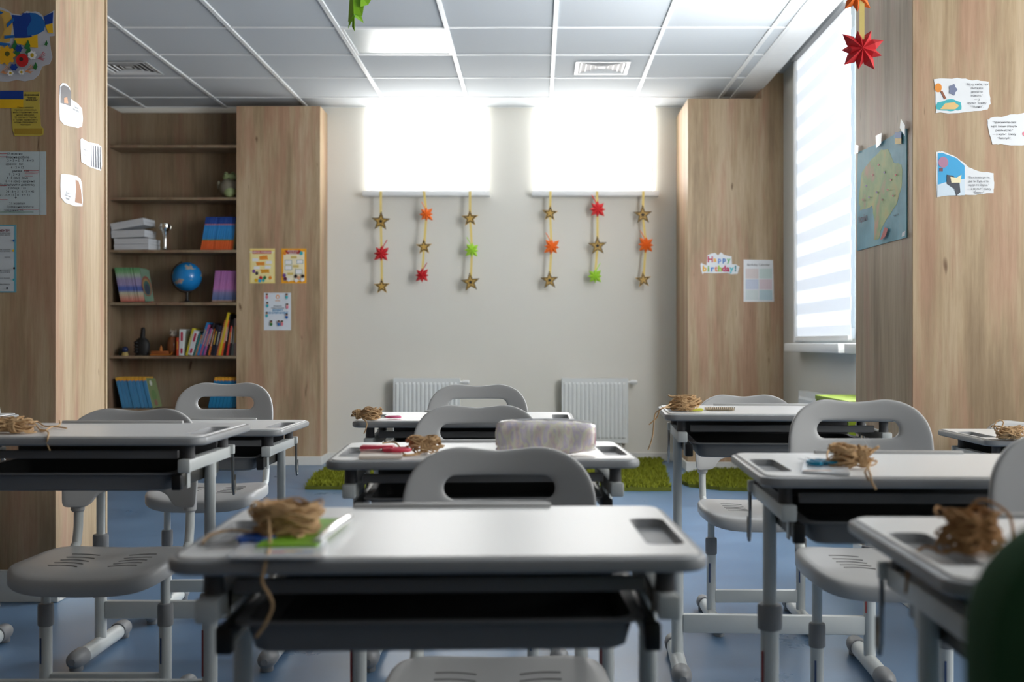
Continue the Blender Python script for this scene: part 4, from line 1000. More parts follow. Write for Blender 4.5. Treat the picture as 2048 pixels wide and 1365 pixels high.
t, P = sheet('booklet', 'white printed booklet reaching over the edge of the nearest desk', 'booklet', 'C1', ((452, 1122), (648, 1122), (655, 1088), (490, 1088)), 0.003, GLOSSP)
for (u, v, col) in ((0.45, 0.25, (214, 110, 120)), (0.62, 0.3, (230, 190, 120)), (0.75, 0.25, (130, 160, 200)), (0.3, 0.3, (200, 215, 190))):
    x0 = P[0][0]+(P[1][0]-P[0][0])*u; y0 = P[0][1]+(P[2][1]-P[0][1])*v
    bm = newbm(); box(bm, x0-0.010, x0+0.010, y0-0.002, y0+0.004, 0.003, 0.0034); obj('cover_print', bm, mat('pr_%d%d' % (col[0], col[1]), col), t)
t = thing('paper_pack', 'lime green craft paper in a clear sleeve under the jute hank', 'paper', top('C1', 600, 1075, 0.0032))
o0 = t.location.copy()
def rel(k, px, py): x, y, z = top(k, px, py); return (x-o0.x, y-o0.y)
bm = newbm(); zprism(bm, [rel('C1', 512, 1104), rel('C1', 632, 1102), rel('C1', 698, 1048), rel('C1', 580, 1048)], 0, 0.0025); obj('lime_sheet', bm, LIMEP, t)
a = rel('C1', 636, 1098); b = rel('C1', 700, 1047)
bm = newbm(); tube(bm, [(a[0], a[1], 0.004), ((a[0]+b[0])/2, (a[1]+b[1])/2, 0.006), (b[0], b[1], 0.004)], [0.0045, 0.006, 0.0045], 10); obj('sleeve_glare', bm, mat('sleeve_glare_white', (250, 252, 252), 0.08, coat=1.0), t)  # white tube standing for the glare along the sleeve edge
scissors(top('C1', 470, 1094, 0.001), radians(-128), mat('blue_plastic', (30, 78, 158), 0.35), 'dark blue handled scissors on the nearest desk', s=0.9)
# C2 pink scissors on a booklet
t, P = sheet('booklet', 'cream booklet under the pink scissors, middle desk', 'booklet', 'C2', ((717, 920), (805, 919), (800, 901), (727, 901)), 0.005, mat('cream_card', (236, 222, 208), 0.5))
PINK = mat('pink_plastic', (238, 74, 100), 0.35)
scissors(top('C2', 762, 912, 0.006), radians(-165), PINK, 'coral pink folded scissors on the cream booklet', s=1.0)
bm = newbm(); c_ = top('C2', 755, 909, 0.0045); box(bm, -0.034, 0.034, -0.012, 0.018, 0, 0.012, 0.004); o = obj('eraser_case', bm, PINK, loc=c_); tag(o, 'coral pink plastic case under the scissors, middle desk', 'case')
scissors(top('C3', 770, 839, 0.001), radians(-170), mat('rose_plastic', (232, 110, 150), 0.35), 'rose pink scissors on the farthest middle desk', s=0.75)
# R1
t, P = sheet('paper_card', 'white card with an orange edge under the cyan scissors', 'card', 'R1', ((1603, 948), (1700, 953), (1692, 925), (1610, 922)), 0.0035, GLOSSP)
bm = newbm(); box(bm, P[0][0]+0.004, P[1][0]-0.02, P[0][1]+0.002, P[0][1]+0.005, 0.0035, 0.0042); obj('edge_print', bm, mat('orange_edge', (214, 150, 80)), t)
scissors(top('R1', 1626, 932, 0.004), radians(100), mat('cyan_plastic', (28, 150, 190), 0.35), 'cyan handled scissors on the white card', open_=0.3)
# R0 notepad + yellow card
t = thing('spiral_notepad', 'small kraft spiral notepad beside the jute on the tall desk', 'notepad', top('R0', 1443, 822)); 
bm = newbm(); box(bm, -0.038, 0.032, -0.012, 0.045, 0, 0.006, 0.001, 1); obj('pages', bm, mat('kraft', (206, 186, 156), 0.7), t)
for k in range(14):
    bm = newbm(); x = -0.036+k*0.0052; tube(bm, [(x, -0.012+0.0045*cos(2*pi*q/8), 0.005+0.0045*sin(2*pi*q/8)) for q in range(8)], 0.0007, 4, closed=True); obj('wire_ring', bm, STEEL, t)
c_ = top('R0', 1393, 823); bm = newbm(); box(bm, -0.02, 0.016, -0.01, 0.02, 0, 0.006, 0.001, 1); o = obj('note_pad', bm, mat('yellow_note', (222, 226, 90), 0.6), loc=(c_[0], c_[1], c_[2]))
tag(o, 'small yellow sticky pad next to the tangled jute hank', 'note pad')
# pencil case
m = bpy.data.materials.new('iridescent'); m.use_nodes = True; nt = m.node_tree; bs = nt.nodes['Principled BSDF']
tc = nt.nodes.new('ShaderNodeTexCoord'); mp = nt.nodes.new('ShaderNodeMapping'); mp.inputs['Scale'].default_value = (38, 30, 14); mp.inputs['Rotation'].default_value = (0.3, 0.5, 0)
nz = nt.nodes.new('ShaderNodeTexNoise'); nz.inputs['Scale'].default_value = 1.6; nz.inputs['Detail'].default_value = 5; nt.links.new(tc.outputs['Object'], mp.inputs[0]); nt.links.new(mp.outputs[0], nz.inputs['Vector'])
r_ = ramp(nt, [(0.3, srgb(214, 208, 232)), (0.42, srgb(250, 232, 228)), (0.5, srgb(255, 252, 230)), (0.58, srgb(238, 226, 242)), (0.7, srgb(255, 252, 236))], nz.outputs['Fac'])  # reflections of the shiny case painted as pale cream and lavender tones
nt.links.new(r_.outputs[0], bs.inputs['Base Color']); bs.inputs['Metallic'].default_value = 0.0; bs.inputs['Roughness'].default_value = 0.22; bs.inputs['Coat Weight'].default_value = 0.5
bp = nt.nodes.new('ShaderNodeBump'); bp.inputs['Strength'].default_value = 0.45; bp.inputs['Distance'].default_value = 0.004; nt.links.new(nz.outputs['Fac'], bp.inputs['Height']); nt.links.new(bp.outputs[0], bs.inputs['Normal'])
IRI = m
c_ = top('C2', 1092, 914); t = thing('pencil_case', 'shiny iridescent zipped pencil case on the middle desk', 'pencil case', (c_[0], c_[1]+0.035, c_[2]), radians(-3))
bm = newbm(); rings = []; rnd = random.Random(4); L_ = 0.192
for i in range(25):
    u = i/24; x = -L_/2+L_*u; e_ = 1-abs(2*u-1)**7; k = 0.80+0.20*e_**0.5; ring = []
    for q in range(28):
        a = 2*pi*q/28; ca, sa = cos(a), sin(a); yy = 0.036*k*(abs(ca)**0.7)*(1 if ca > 0 else -1); zz = 0.0335*k*(abs(sa)**0.62)*(1 if sa > 0 else -1)
        zz = 0.034+zz*(1.0-0.14*max(0, u-0.55)/0.45); ring.append((x+0.002*sin(q*1.3+i), yy+0.0015*sin(i*1.1+q*0.9)*k, max(0.0, zz+0.0012*sin(i*0.9+q*0.7))))
    rings.append(ring)
loft(bm, rings); obj('body', bm, IRI, t, smooth=60)
bm = newbm(); tube(bm, [(-0.088, 0.0, 0.0635), (-0.05, 0, 0.0680), (0.0, 0, 0.0690), (0.05, 0, 0.0680), (0.088, 0, 0.0635)], 0.0022, 6); obj('zip', bm, PAPER, t)
for sx in (-1, 1):
    bm = newbm(); box(bm, sx*0.0955-0.0025, sx*0.0955+0.0025, -0.014, 0.014, 0.018, 0.052, 0.002); obj('end_tab', bm, mat('tab_pink', (214, 160, 180)), t)
bm = newbm(); box(bm, 0.084, 0.094, -0.003, 0.003, 0.055, 0.062, 0.001, 1); obj('zip_pull', bm, STEEL, t)

# ------------------------------------------------------------------ green padded chair in the near corner
GRN = mat('green_cloth', (46, 88, 52), 0.9, noise=0.15, nscale=30); GRD = mat('dark_green_cloth', (12, 32, 26), 0.9)
t = thing('padded_chair', 'dark green padded chair close to the camera, cut off by the frame', 'chair', (0.518, 0.62, 0))
def slab(y, hx0, hx1, z0, z1, r, th):
    bm = newbm(); loops = []
    for yo, d in ((0, 0.012), (0.004, 0.003), (th/2, 0), (th-0.004, 0.003), (th, 0.012)):
        loops.append([(x, y+yo, z) for x, z in rrect(hx0+d, hx1-d, z0+d, z1-d, r-d*0.5, 8)])
    return loft(bm, loops)
obj('backrest', slab(0, -0.272, 0.23, 0.30, 0.784, 0.07, 0.05), GRN, t)
obj('back_cushion', slab(-0.02, -0.235, 0.20, 0.34, 0.745, 0.05, 0.03), GRD, t)
bm = newbm(); box(bm, -0.25, 0.21, -0.42, -0.005, 0.36, 0.42, 0.02, 3); obj('seat', bm, GRD, t)
for sx in (-0.22, 0.18):
    for sy in (-0.39, 0.02):
        bm = newbm(); tube(bm, [(sx, sy, 0.0), (sx, sy, 0.37)], 0.013, 10); obj('leg', bm, BLACK, t)

# ------------------------------------------------------------------ garlands
def star_pts(r, k=0.42, rot=0.0, n=5): return [((r if i % 2 == 0 else r*k)*cos(pi/2+rot+pi*i/n), (r if i % 2 == 0 else r*k)*sin(pi/2+rot+pi*i/n)) for i in range(2*n)]
def paper_star(parent, x, y, z, r, kind, rot):
    bm = newbm(); polyprism(bm, star_pts(r, 0.42, rot), [], lambda u, v: (x+u, y-0.0015, z+v), lambda u, v: (x+u, y+0.0015, z+v)); s = obj('paper_star', bm, GOLD, parent)
    rings = ((0.99, 0.86), (0.74, 0.62), (0.28, 0.0)) if kind == 'A' else ((0.82, 0.56),)
    for i, (a, b) in enumerate(rings):
        bm = newbm(); polyprism(bm, star_pts(r*a, 0.42, rot), [star_pts(r*b, 0.42, rot)] if b else [], lambda u, v: (x+u, y-0.0028, z+v), lambda u, v: (x+u, y-0.0012, z+v)); obj('star_outline', bm, STARK, s)
LEAFC = {'red': (208, 40, 48), 'orange': (255, 124, 44), 'green': (176, 226, 70), 'scarlet': (228, 58, 62)}
def paper_leaf(parent, x, y, z, r, col, sgn, seed, stem=True, n=8, tilt=0.0):
    rnd = random.Random(seed); m = mat('leaf_'+col, LEAFC[col], 0.55); M2 = []
    F_ = newbm(); c = F_.verts.new((x, y-r*0.30, z)); O = []; K = []
    a0 = rnd.uniform(-0.1, 0.1)+tilt
    for i in range(n):
        a = a0+2*pi*i/n+pi/2; rr = r*1.06*(1.0 if i % 2 else 0.86)*rnd.uniform(0.88, 1.05)
        O.append(F_.verts.new((x+rr*cos(a), y-0.02*r+rnd.uniform(-0.1, 0.1)*r, z+rr*sin(a))))
        ql = []
        for s_ in (-0.25, 0.25):
            b = a+s_*1.5; ql.append(F_.verts.new((x+rr*0.62*cos(b), y-0.02*r, z+rr*0.62*sin(b))))
        b = a+pi/n; K.append((ql, F_.verts.new((x+r*0.52*cos(b), y+r*0.12, z+r*0.52*sin(b))), F_.verts.new((x+rr*0.55*cos(a), y-0.30*r, z+rr*0.55*sin(a)))))
    for i in range(n):
        (q0, q1), k, md = K[i]; kp = K[i-1][1]
        F_.faces.new((c, kp, q0, md)); F_.faces.new((md, q0, O[i])); F_.faces.new((md, O[i], q1)); F_.faces.new((c, md, q1, k))
    bmesh.ops.recalc_face_normals(F_, faces=list(F_.faces))
    o = obj('paper_leaf', F_, m, parent, smooth=0)
    if stem:
        bm = newbm(); tube(bm, [(x, y-0.2*r, z+0.2*r), (x+sgn*0.25*r, y-0.1*r, z+0.9*r), (x+sgn*0.62*r, y, z+1.55*r)], 0.055*r, 5); obj('stem', bm, m, o)
    return o
GY = YB-0.093; s = GY/F
G = [ # ribbon x at the sill, bottom y, items: kind, x, y, radius px, extra
 (761.5, 574, [('A', 761.5, 443, 20), ('red', 763, 508, 18, 1), ('B', 763.5, 573, 17)], 'garland of two stars around a red leaf, first under the first window'),
 (848, 551, [('orange', 853, 429, 16, -1), ('B', 848, 494, 17), ('red', 844, 551, 16, 1)], 'garland with orange leaf on top and red leaf at the bottom'),
 (940, 565, [('B', 940, 437, 18), ('green', 944, 501, 17, -1), ('A', 941, 565, 20)], 'garland of two stars around a lime green leaf'),
 (1101, 561, [('B', 1100, 427, 17), ('orange', 1103, 494, 18, -1), ('A', 1099, 561, 19)], 'garland of two stars around an orange leaf, first under the second window'),
 (1194, 553, [('scarlet', 1195, 419, 18, -1), ('A', 1195, 492, 20), ('green', 1190, 553, 17, 1)], 'garland with scarlet leaf on top and lime leaf at the bottom'),
 (1287, 560, [('A', 1285.6, 430, 20), ('orange', 1292, 490, 18, -1), ('B', 1286.6, 560, 17)], 'garland of two stars around an orange leaf beside the right cladding'),
]
for gi, (gx_, yb_, items, lb) in enumerate(G):
    x0, z0 = onY(gx_, 383, GY); t = thing('paper_garland', lb, 'garland', (x0, GY, z0), 0, 'paper garlands under the back windows')
    pts = [(gx_, 383)]+[(it[1], it[2]) for it in items]
    bm = newbm(); V = []
    for (a, b) in pts:
        x, z = onY(a, b, GY); V.append((x-x0, z-z0))
    rows = []
    for i, (x, z) in enumerate(V):
        rows.append([bm.verts.new((x-0.0085, 0.0035, z)), bm.verts.new((x+0.0085, 0.0035, z)), bm.verts.new((x+0.0085, 0.005, z)), bm.verts.new((x-0.0085, 0.005, z))])
    for A, B in zip(rows, rows[1:]):
        for q in range(4): bm.faces.new((A[q], A[(q+1)%4], B[(q+1)%4], B[q]))
    bmesh.ops.recalc_face_normals(bm, faces=list(bm.faces)); obj('ribbon', bm, RIBBON, t)
    for k, it in enumerate(items):
        x, z = onY(it[1], it[2], GY); r = it[3]*s
        if it[0] in 'AB': paper_star(t, x-x0, 0, z-z0, r, it[0], (-0.06, 0.1, 0.04)[(gi+k) % 3])
        else: paper_leaf(t, x-x0, 0, z-z0, r, it[0], it[4], gi*10+k)
# near garlands hanging from the ceiling
Yn = 3.2
x0, z0 = onY(1722, -10, Yn)
t = thing('paper_garland', 'near hanging garland with an orange leaf above a big red leaf', 'garland', (x0, Yn, CEIL-0.012))
zt2 = CEIL-0.012
x1, z1 = onY(1722, 102, Yn); x2, z2 = onY(1712, -8, Yn); s = Yn/F
bm = newbm(); 
pts = [(0.0, 0.0), (0.0, z2-zt2), (0.0, z1-zt2+0.03)]
rows = [[bm.verts.new((x-0.007, -0.010, z)), bm.verts.new((x+0.007, -0.010, z)), bm.verts.new((x+0.007, -0.0085, z)), bm.verts.new((x-0.007, -0.0085, z))] for x, z in pts]
for A, B in zip(rows, rows[1:]):
    for q in range(4): bm.faces.new((A[q], A[(q+1)%4], B[(q+1)%4], B[q]))
bmesh.ops.recalc_face_normals(bm, faces=list(bm.faces)); obj('ribbon', bm, RIBBON, t)
paper_leaf(t, x1-x0, 0.0, z1-zt2+0.004, 45*s, 'red', 1, 77, False, 9, 0.15)
paper_leaf(t, x2-x0, 0.0, z2-zt2, 36*s, 'orange', 1, 78, False, 8)
x0, z0 = onY(716, -5, Yn)
t = thing('paper_garland', 'near hanging garland with a lime leaf below a foil star, at the ceiling', 'garland', (x0, Yn, zt2))
bm = newbm(); box(bm, -0.007, 0.007, 0.004, 0.0055, z0-zt2, 0); obj('ribbon', bm, RIBBON, t)
# folded lime leaf hanging edge-on: long drooping lobes
m = mat('leaf_lime_near', (150, 208, 40), 0.55)
bm = newbm()
def lp(px, py, d=0.0): x, z = onY(px, py, Yn); return (x-x0, d, z-zt2)
quads = [[(705, -8, 0), (731, -6, .0), (727, 36, -.02), (708, 33, -.025)], [(708, 30, -.025), (700, 20, 0), (695, 55, .01), (711, 36, -.02)], [(711, 36, -.02), (707, 32, -.02), (704, 54, 0), (709, 63, .0)], [(712, 30, -.02), (724, 34, -.01), (727, 46, 0), (711, 38, -.02)], [(722, -6, -.01), (745, -5, 0), (736, 10, 0), (723, 18, -.02)], [(700, -6, 0), (708, -6, -.01), (712, 36, -.03), (697, 44, .0)]]
for q in quads: bm.faces.new([bm.verts.new(lp(*p)) for p in q])
lf = obj('paper_leaf', bm, m, t, smooth=0)
md = lf.modifiers.new('thick', 'SOLIDIFY'); md.thickness = 0.0012
bm = newbm(); pts = star_pts(0.03); fx, _, fz = lp(741, -12); polyprism(bm, pts, [], lambda u, v: (u+fx, 0.0, v*0.7+fz), lambda u, v: (u+fx, 0.002, v*0.7+fz)); obj('foil_star', bm, CHROME, t)

# ------------------------------------------------------------------ posters
def text_mesh(body, size, align='CENTER', spacing=1.0, bold=0.0):
    cu = bpy.data.curves.new('t', 'FONT'); cu.body = body; cu.size = size; cu.align_x = align; cu.space_line = spacing; cu.offset = bold; cu.resolution_u = 2
    o = bpy.data.objects.new('t', cu); C.objects.link(o); dg = bpy.context.evaluated_depsgraph_get()
    me = bpy.data.meshes.new_from_object(o.evaluated_get(dg)); bpy.data.objects.remove(o); bpy.data.curves.remove(cu); return me
class Poster:
    """a paper on a wall; plane 'Y' faces the camera, 'R' faces +x (left pillar side), 'L' faces -x (right pillar side)"""
    def __init__(s, name, label, cat, plane, coord, pxs, m=PAPER, th=0.0012, border=None, group=None, wob=0):
        s.pl, s.co, s.th0 = plane, coord, th
        P = [s.uv(*p) for p in pxs]; s.c = (sum(p[0] for p in P)/len(P), sum(p[1] for p in P)/len(P))
        loc = (s.c[0], coord-0.0005, s.c[1]) if plane == 'Y' else ((coord+0.0005 if plane == 'R' else coord-0.0005), s.c[0], s.c[1])
        s.t = thing(name, label, cat, loc, 0, group); s.lv = 0
        s.poly(pxs, m, 'sheet', th=th)
    def uv(s, px, py): return onY(px, py, s.co) if s.pl == 'Y' else onX(px, py, s.co)
    def to(s, u, v, d):
        if s.pl == 'Y': return (u-s.c[0], -d, v-s.c[1])
        return ((d if s.pl == 'R' else -d), u-s.c[0], v-s.c[1])
    def poly(s, pxs, m, name='print', th=0.0004, base=None):
        P = [s.uv(*p) for p in pxs]; s.polyuv(P, m, name, th)
    def polyuv(s, P, m, name='print', th=0.0004):
        d0 = s.lv*0.00035+(s.th0-0.0003 if s.lv else 0); d1 = d0+th; s.lv += 1
        bm = newbm(); polyprism(bm, P, [], lambda u, v: s.to(u, v, d0), lambda u, v: s.to(u, v, d1)); return obj(name, bm, m, s.t, smooth=0)
    def disc(s, px, py, rx, ry, m, name='print', n=16, lobes=0):
        pts = []
        for k in range(n*(2 if lobes else 1)):
            a = 2*pi*k/(n*(2 if lobes else 1)); q = 1-0.3*(0.5-0.5*cos(lobes*a)) if lobes else 1
            pts.append((px+rx*q*cos(a), py+ry*q*sin(a)))
        s.poly(pts, m, name)
    def rect(s, x0, y0, x1, y1, m, name='print'): s.poly([(x0, y0), (x1, y0), (x1, y1), (x0, y1)], m, name)
    def text(s, body, px, py, hpx, m=INK, spacing=1.0, bold=0.0, sx=1.0, name='lettering', align='CENTER'):
        u, v = s.uv(px, py); D = s.co if s.pl == 'Y' else u
        me = text_mesh(body, hpx*1.35*D/F, align, spacing, bold*hpx*D/F); me.materials.append(m)
        o = obj(name, me, None, s.t); d = s.lv*0.00035+s.th0+0.0004; s.lv += 1
        o.location = s.to(u, v, d); o.scale = (sx, 1, 1)
        o.rotation_euler = (pi/2, 0, 0) if s.pl == 'Y' else ((pi/2, 0, pi/2) if s.pl == 'R' else (pi/2, 0, -pi/2))
        return o
def wobble(pxs, amp, seed, sub=4):
    rnd = random.Random(seed); out = []
    for i in range(len(pxs)):
        a, b = pxs[i], pxs[(i+1) % len(pxs)]
        for k in range(sub):
            f = k/sub; out.append((a[0]+(b[0]-a[0])*f+rnd.uniform(-amp, amp), a[1]+(b[1]-a[1])*f+rnd.uniform(-amp, amp)))
    return out
SK = mat('print_skin', (232, 170, 130)); HAIRB = mat('print_brownblack', (50, 38, 40)); PW = mat('print_white', (244, 244, 244))
PBLUE = mat('print_blue', (14, 62, 150)); PBLUE2 = mat('print_blue_light', (24, 104, 178)); PYEL = mat('print_yellow', (240, 190, 30)); PRED = mat('print_red', (200, 34, 34)); PGRN = mat('print_green', (44, 120, 60)); PTEAL = mat('print_teal', (60, 180, 190)); PORG = mat('print_orange', (240, 150, 50)); PCRM = mat('print_cream', (250, 240, 200)); PPNK = mat('print_pink', (230, 130, 150)); PCYAN = mat('print_sky', (60, 170, 225)); PPURP = mat('print_purple', (120, 80, 150))
# quotes on the right pillar front
QY = RPY0
p = Poster('quote_card', 'torn edged white quote card, topmost on the light pillar', 'poster', 'Y', QY, wobble([(1868, 158), (1915, 157), (1945, 160), (1978, 164), (1979, 185), (1980, 208), (1974, 219), (1950, 223), (1905, 227), (1872, 226), (1870, 195)], 1.2, 1))
p.poly(wobble([(1874, 205), (1900, 198), (1922, 205), (1922, 220), (1900, 222), (1872, 219)], 1, 5), PTEAL, 'sea_print')
p.poly([(1880, 219), (1890, 207), (1908, 205), (1918, 212), (1910, 219)], mat('print_sand', (232, 196, 130)), 'sand_print')
p.disc(1876, 176, 7, 9, PORG, 'oval_print'); p.poly([(1880, 183), (1884, 182), (1892, 197), (1888, 199)], mat('print_stick', (150, 90, 60)), 'stick_print')
p.disc(1905, 180, 9, 12, mat('print_cloud', (120, 130, 160)), 'cloud_print', 10, 5)
p.text('“Вір у себе, і ти\nзможеш\nдосягти\nвсього.”\n— з\nмультфільму\n“Моана”.', 1953, 171.5, 4.5, INK, 1.22, 0.0, 1.0)
p = Poster('quote_card', 'torn white quote card running off the picture edge on the light pillar', 'poster', 'Y', QY, wobble([(1974, 242), (1980, 236), (2010, 232), (2035, 228), (2075, 222), (2080, 290), (2030, 291), (2000, 288), (1984, 290), (1978, 268)], 1.2, 2))
p.text('“Здійснюйте свої\nмрії, і вони стануть\nреальністю.”\n— з мультфільму\n“Рататуй”.', 2008, 247, 4.2, INK, 1.4, 0.0)
p.disc(2050, 268, 6, 5, PPNK, 'pink_print')
p = Poster('quote_card', 'quote card with a blue sky picture and hot air balloon on the light pillar', 'poster', 'Y', QY, wobble([(1873, 304), (1884, 303), (1915, 316), (1938, 336), (1960, 343), (1986, 347), (1988, 365), (1986, 386), (1960, 389), (1920, 391), (1873, 394)], 1.0, 3))
p.poly([(1875, 307), (1884, 306), (1913, 317), (1929, 332), (1929, 391), (1875, 392)], PCYAN, 'sky_print')
p.poly([(1875, 370), (1900, 362), (1929, 358), (1929, 391), (1875, 392)], mat('print_cloud_white', (214, 230, 242)), 'cloud_print')
p.disc(1886, 325, 10, 11, mat('print_balloon', (180, 130, 160)), 'balloon_print'); p.rect(1878, 337, 1885, 343, mat('print_basket', (120, 80, 90)), 'basket_print')
p.poly([(1893, 350), (1905, 352), (1918, 362), (1920, 385), (1912, 392), (1908, 378), (1893, 368)], mat('print_dark_slate', (70, 74, 84)), 'dark_shape_print')
p.poly([(1900, 354), (1912, 356), (1922, 350), (1920, 366), (1902, 366)], PCRM, 'pale_shape_print')
p.text('“Важливо не те,\nде ти був, а те,\nкуди ти йдеш.”\n— з мультфільму\n“Вверх”.', 1957, 357.5, 4.3, INK, 1.3, 0.0)
# map on the side of the right pillar
MAPM = bpy.data.materials.new('map_print'); MAPM.use_nodes = True; nt = MAPM.node_tree; bs = nt.nodes['Principled BSDF']
tc = nt.nodes.new('ShaderNodeTexCoord'); nz = nt.nodes.new('ShaderNodeTexNoise'); nz.inputs['Scale'].default_value = 5; nz.inputs['Detail'].default_value = 5; nt.links.new(tc.outputs['Object'], nz.inputs['Vector'])
r_ = ramp(nt, [(0.35, srgb(74, 150, 168)), (0.5, srgb(110, 180, 196)), (0.65, srgb(130, 190, 200))], nz.outputs['Fac']); nt.links.new(r_.outputs[0], bs.inputs['Base Color']); bs.inputs['Roughness'].default_value = 0.55
LANDM = bpy.data.materials.new('map_land'); LANDM.use_nodes = True; nt = LANDM.node_tree; bs = nt.nodes['Principled BSDF']
tc = nt.nodes.new('ShaderNodeTexCoord'); nz = nt.nodes.new('ShaderNodeTexNoise'); nz.inputs['Scale'].default_value = 9; nz.inputs['Detail'].default_value = 4; nt.links.new(tc.outputs['Object'], nz.inputs['Vector'])
r_ = ramp(nt, [(0.3, srgb(206, 188, 110)), (0.42, srgb(178, 196, 120)), (0.55, srgb(150, 182, 110)), (0.7, srgb(205, 160, 120))], nz.outputs['Fac']); nt.links.new(r_.outputs[0], bs.inputs['Base Color']); bs.inputs['Roughness'].default_value = 0.55
p = Poster('wall_map', 'large blue and green wall map taped on the shaded side of the pillar', 'map', 'L', RPX, [(1717.5, 305), (1765, 284), (1812, 257), (1815, 258), (1815, 475), (1770, 487), (1716, 502), (1715, 400)], MAPM, th=0.003)
p.poly(wobble([(1726, 345), (1740, 325), (1765, 300), (1778, 298), (1790, 325), (1806, 330), (1806, 375), (1795, 410), (1778, 435), (1768, 450), (1760, 478), (1750, 480), (1752, 440), (1746, 412), (1735, 418), (1722, 420), (1720, 395)], 1.0, 9), LANDM, 'land_print')
p.text('Україна', 1719, 447, 13, mat('map_letters', (70, 60, 90)), 1, 0.02, 0.95, align='LEFT')
p.text('Чорне море', 1795, 432, 4, INK)
for i, (px, py) in enumerate(((1735, 372), (1748, 350), (1760, 330), (1772, 345), (1785, 360), (1795, 350), (1757, 385), (1768, 400), (1790, 392), (1742, 395), (1730, 400), (1780, 380))):
    p.disc(px, py, 1.6, 2.0, PRED if i % 3 else PPURP, 'town_print', 8)
p.rect(1795, 272, 1808, 288, PYEL, 'flag_print'); p.rect(1795, 265, 1808, 277, PBLUE2, 'flag_print')
p.poly(wobble([(1766, 480), (1775, 455), (1781, 458), (1776, 474)], 0.6, 3), PRED, 'crest_print')
TAPE = mat('clear_tape', (246, 250, 252), 0.12)
for q in ([(1716, 290), (1722, 291), (1721, 306), (1714, 308)], [(1757, 272), (1769, 266), (1768, 287), (1758, 297)], [(1808, 238), (1816, 250), (1816, 272), (1806, 256)], [(1811, 466), (1817, 462), (1816, 472), (1810, 474)]): p.poly(q, TAPE, 'tape_strip')
# birthday sign + calendar on the right cladding
p = Poster('birthday_sign', 'white bordered colourful birthday cut out sign on the right cladding', 'sign', 'Y', YCR, [(1401, 529), (1403, 526), (1407, 529), (1413, 531), (1415, 511), (1421, 508), (1430, 506), (1436, 511), (1442, 505), (1448, 510), (1456, 512), (1463, 513), (1464, 529), (1472, 529), (1479, 534), (1475, 548), (1462, 549), (1455, 546), (1430, 547), (1408, 546), (1405, 549), (1402, 540)])
cols = [(200, 60, 90), (240, 180, 70), (110, 150, 220), (70, 130, 200), (120, 200, 130)]
for i, chh in enumerate('Happy'): p.text(chh, 1420.5+i*9.2, 524.5-(i % 2)*0.5, 12 if i == 0 else 10, mat('hb%d' % i, cols[i]), 1, 0.05)
cols = [(240, 184, 40), (120, 180, 60), (60, 130, 210), (240, 140, 90), (170, 210, 60), (210, 70, 120), (190, 40, 90), (90, 200, 210), (70, 150, 160)]
for i, chh in enumerate('birthday!'): p.text(chh, 1409+i*7.7, 543, 12, mat('hc%d' % i, cols[i]), 1, 0.05)
p = Poster('birthday_calendar', 'white sheet with pale coloured squares beside the birthday sign', 'poster', 'Y', YCR, [(1487, 519.5), (1546, 520.5), (1548, 604), (1487, 604)], GLOSSP)
p.text('Birthday Calendar', 1517, 532, 4.6, INK)
pc = [(224, 214, 214), (206, 224, 222), (204, 214, 234), (222, 206, 214), (214, 226, 228), (188, 212, 222)]
for i in range(6):
    x0_ = 1491+(i % 2)*27.5; y0_ = 538+(i//2)*21.5
    p.rect(x0_, y0_, x0_+25.5, y0_+19.5, mat('cal%d' % i, pc[i], 0.3), 'month_print')
    p.text('______________', x0_+13, y0_+1.0, 1.8, mat('cal_ink%d' % i, ((150, 160, 160), (140, 170, 160), (110, 140, 200), (190, 140, 160), (150, 180, 200), (70, 160, 150))[i]), 1)
# three notices on the left cladding
YP = YCL
p = Poster('rules_poster', 'pale yellow rules poster with orange tags beside the bookcase', 'poster', 'Y', YP, [(500, 497.5), (550, 497.5), (550, 567), (500, 567)], mat('poster_yellow', (244, 224, 140)), group=None)
p.rect(503, 503, 547, 564, mat('poster_cream', (250, 236, 170)))
p.rect(505, 501.5, 543, 508, mat('poster_redbar', (206, 90, 80)), 'title_bar'); p.text('ПРАВИЛА ПОВЕДІНКИ', 524, 506.5, 3.3, PW, 1, 0.02)
for (x, y, m_) in ((527, 516, PORG), (521, 528, PORG), (530, 543, mat('print_amber', (226, 160, 40)))): p.poly(wobble([(x-9, y-3.5), (x+8, y-4), (x+9, y+3), (x-7, y+4)], 0.6, int(x)), m_, 'tag_print')
for (x, y) in ((511, 520), (538, 525), (514, 536), (536, 535)): p.rect(x-6, y-3, x+6, y+3, PW, 'tag_print')
for (x, y, m_) in ((508, 543, PPURP), (514, 547, HAIRB), (522, 556, PRED), (527, 561, PTEAL), (530, 556, PGRN), (541, 556, PORG), (513, 561, PYEL), (520, 562, PCYAN)): p.disc(x, y, 3.2, 3.6, m_, 'figure_print', 10)
p = Poster('rules_poster', 'bright orange bordered rules poster beside the pale yellow one', 'poster', 'Y', YP, [(563, 497.5), (613, 497.5), (613, 567), (563, 567)], mat('poster_orange', (250, 176, 44)))
p.rect(567, 504, 609, 562, mat('poster_pale', (250, 240, 206)))
p.poly([(569, 501), (600, 500.5), (603, 504), (598, 508.5), (574, 508.5)], mat('poster_redbar2', (178, 60, 56)), 'title_bar'); p.text('БЕЗПЕЧНА\nШКОЛА', 586, 504, 3.0, PW, 1, 0.02)
for (x, y, w_, h_) in ((577, 525, 7, 4.5), (600, 524, 6.5, 4), (577, 536, 7, 4.5), (598, 544, 7, 5)):
    p.rect(x-w_, y-h_, x+w_, y+h_, mat('box_line', (130, 160, 160)), 'box_print'); p.rect(x-w_+0.8, y-h_+0.8, x+w_-0.8, y+h_-0.8, PW, 'box_print')
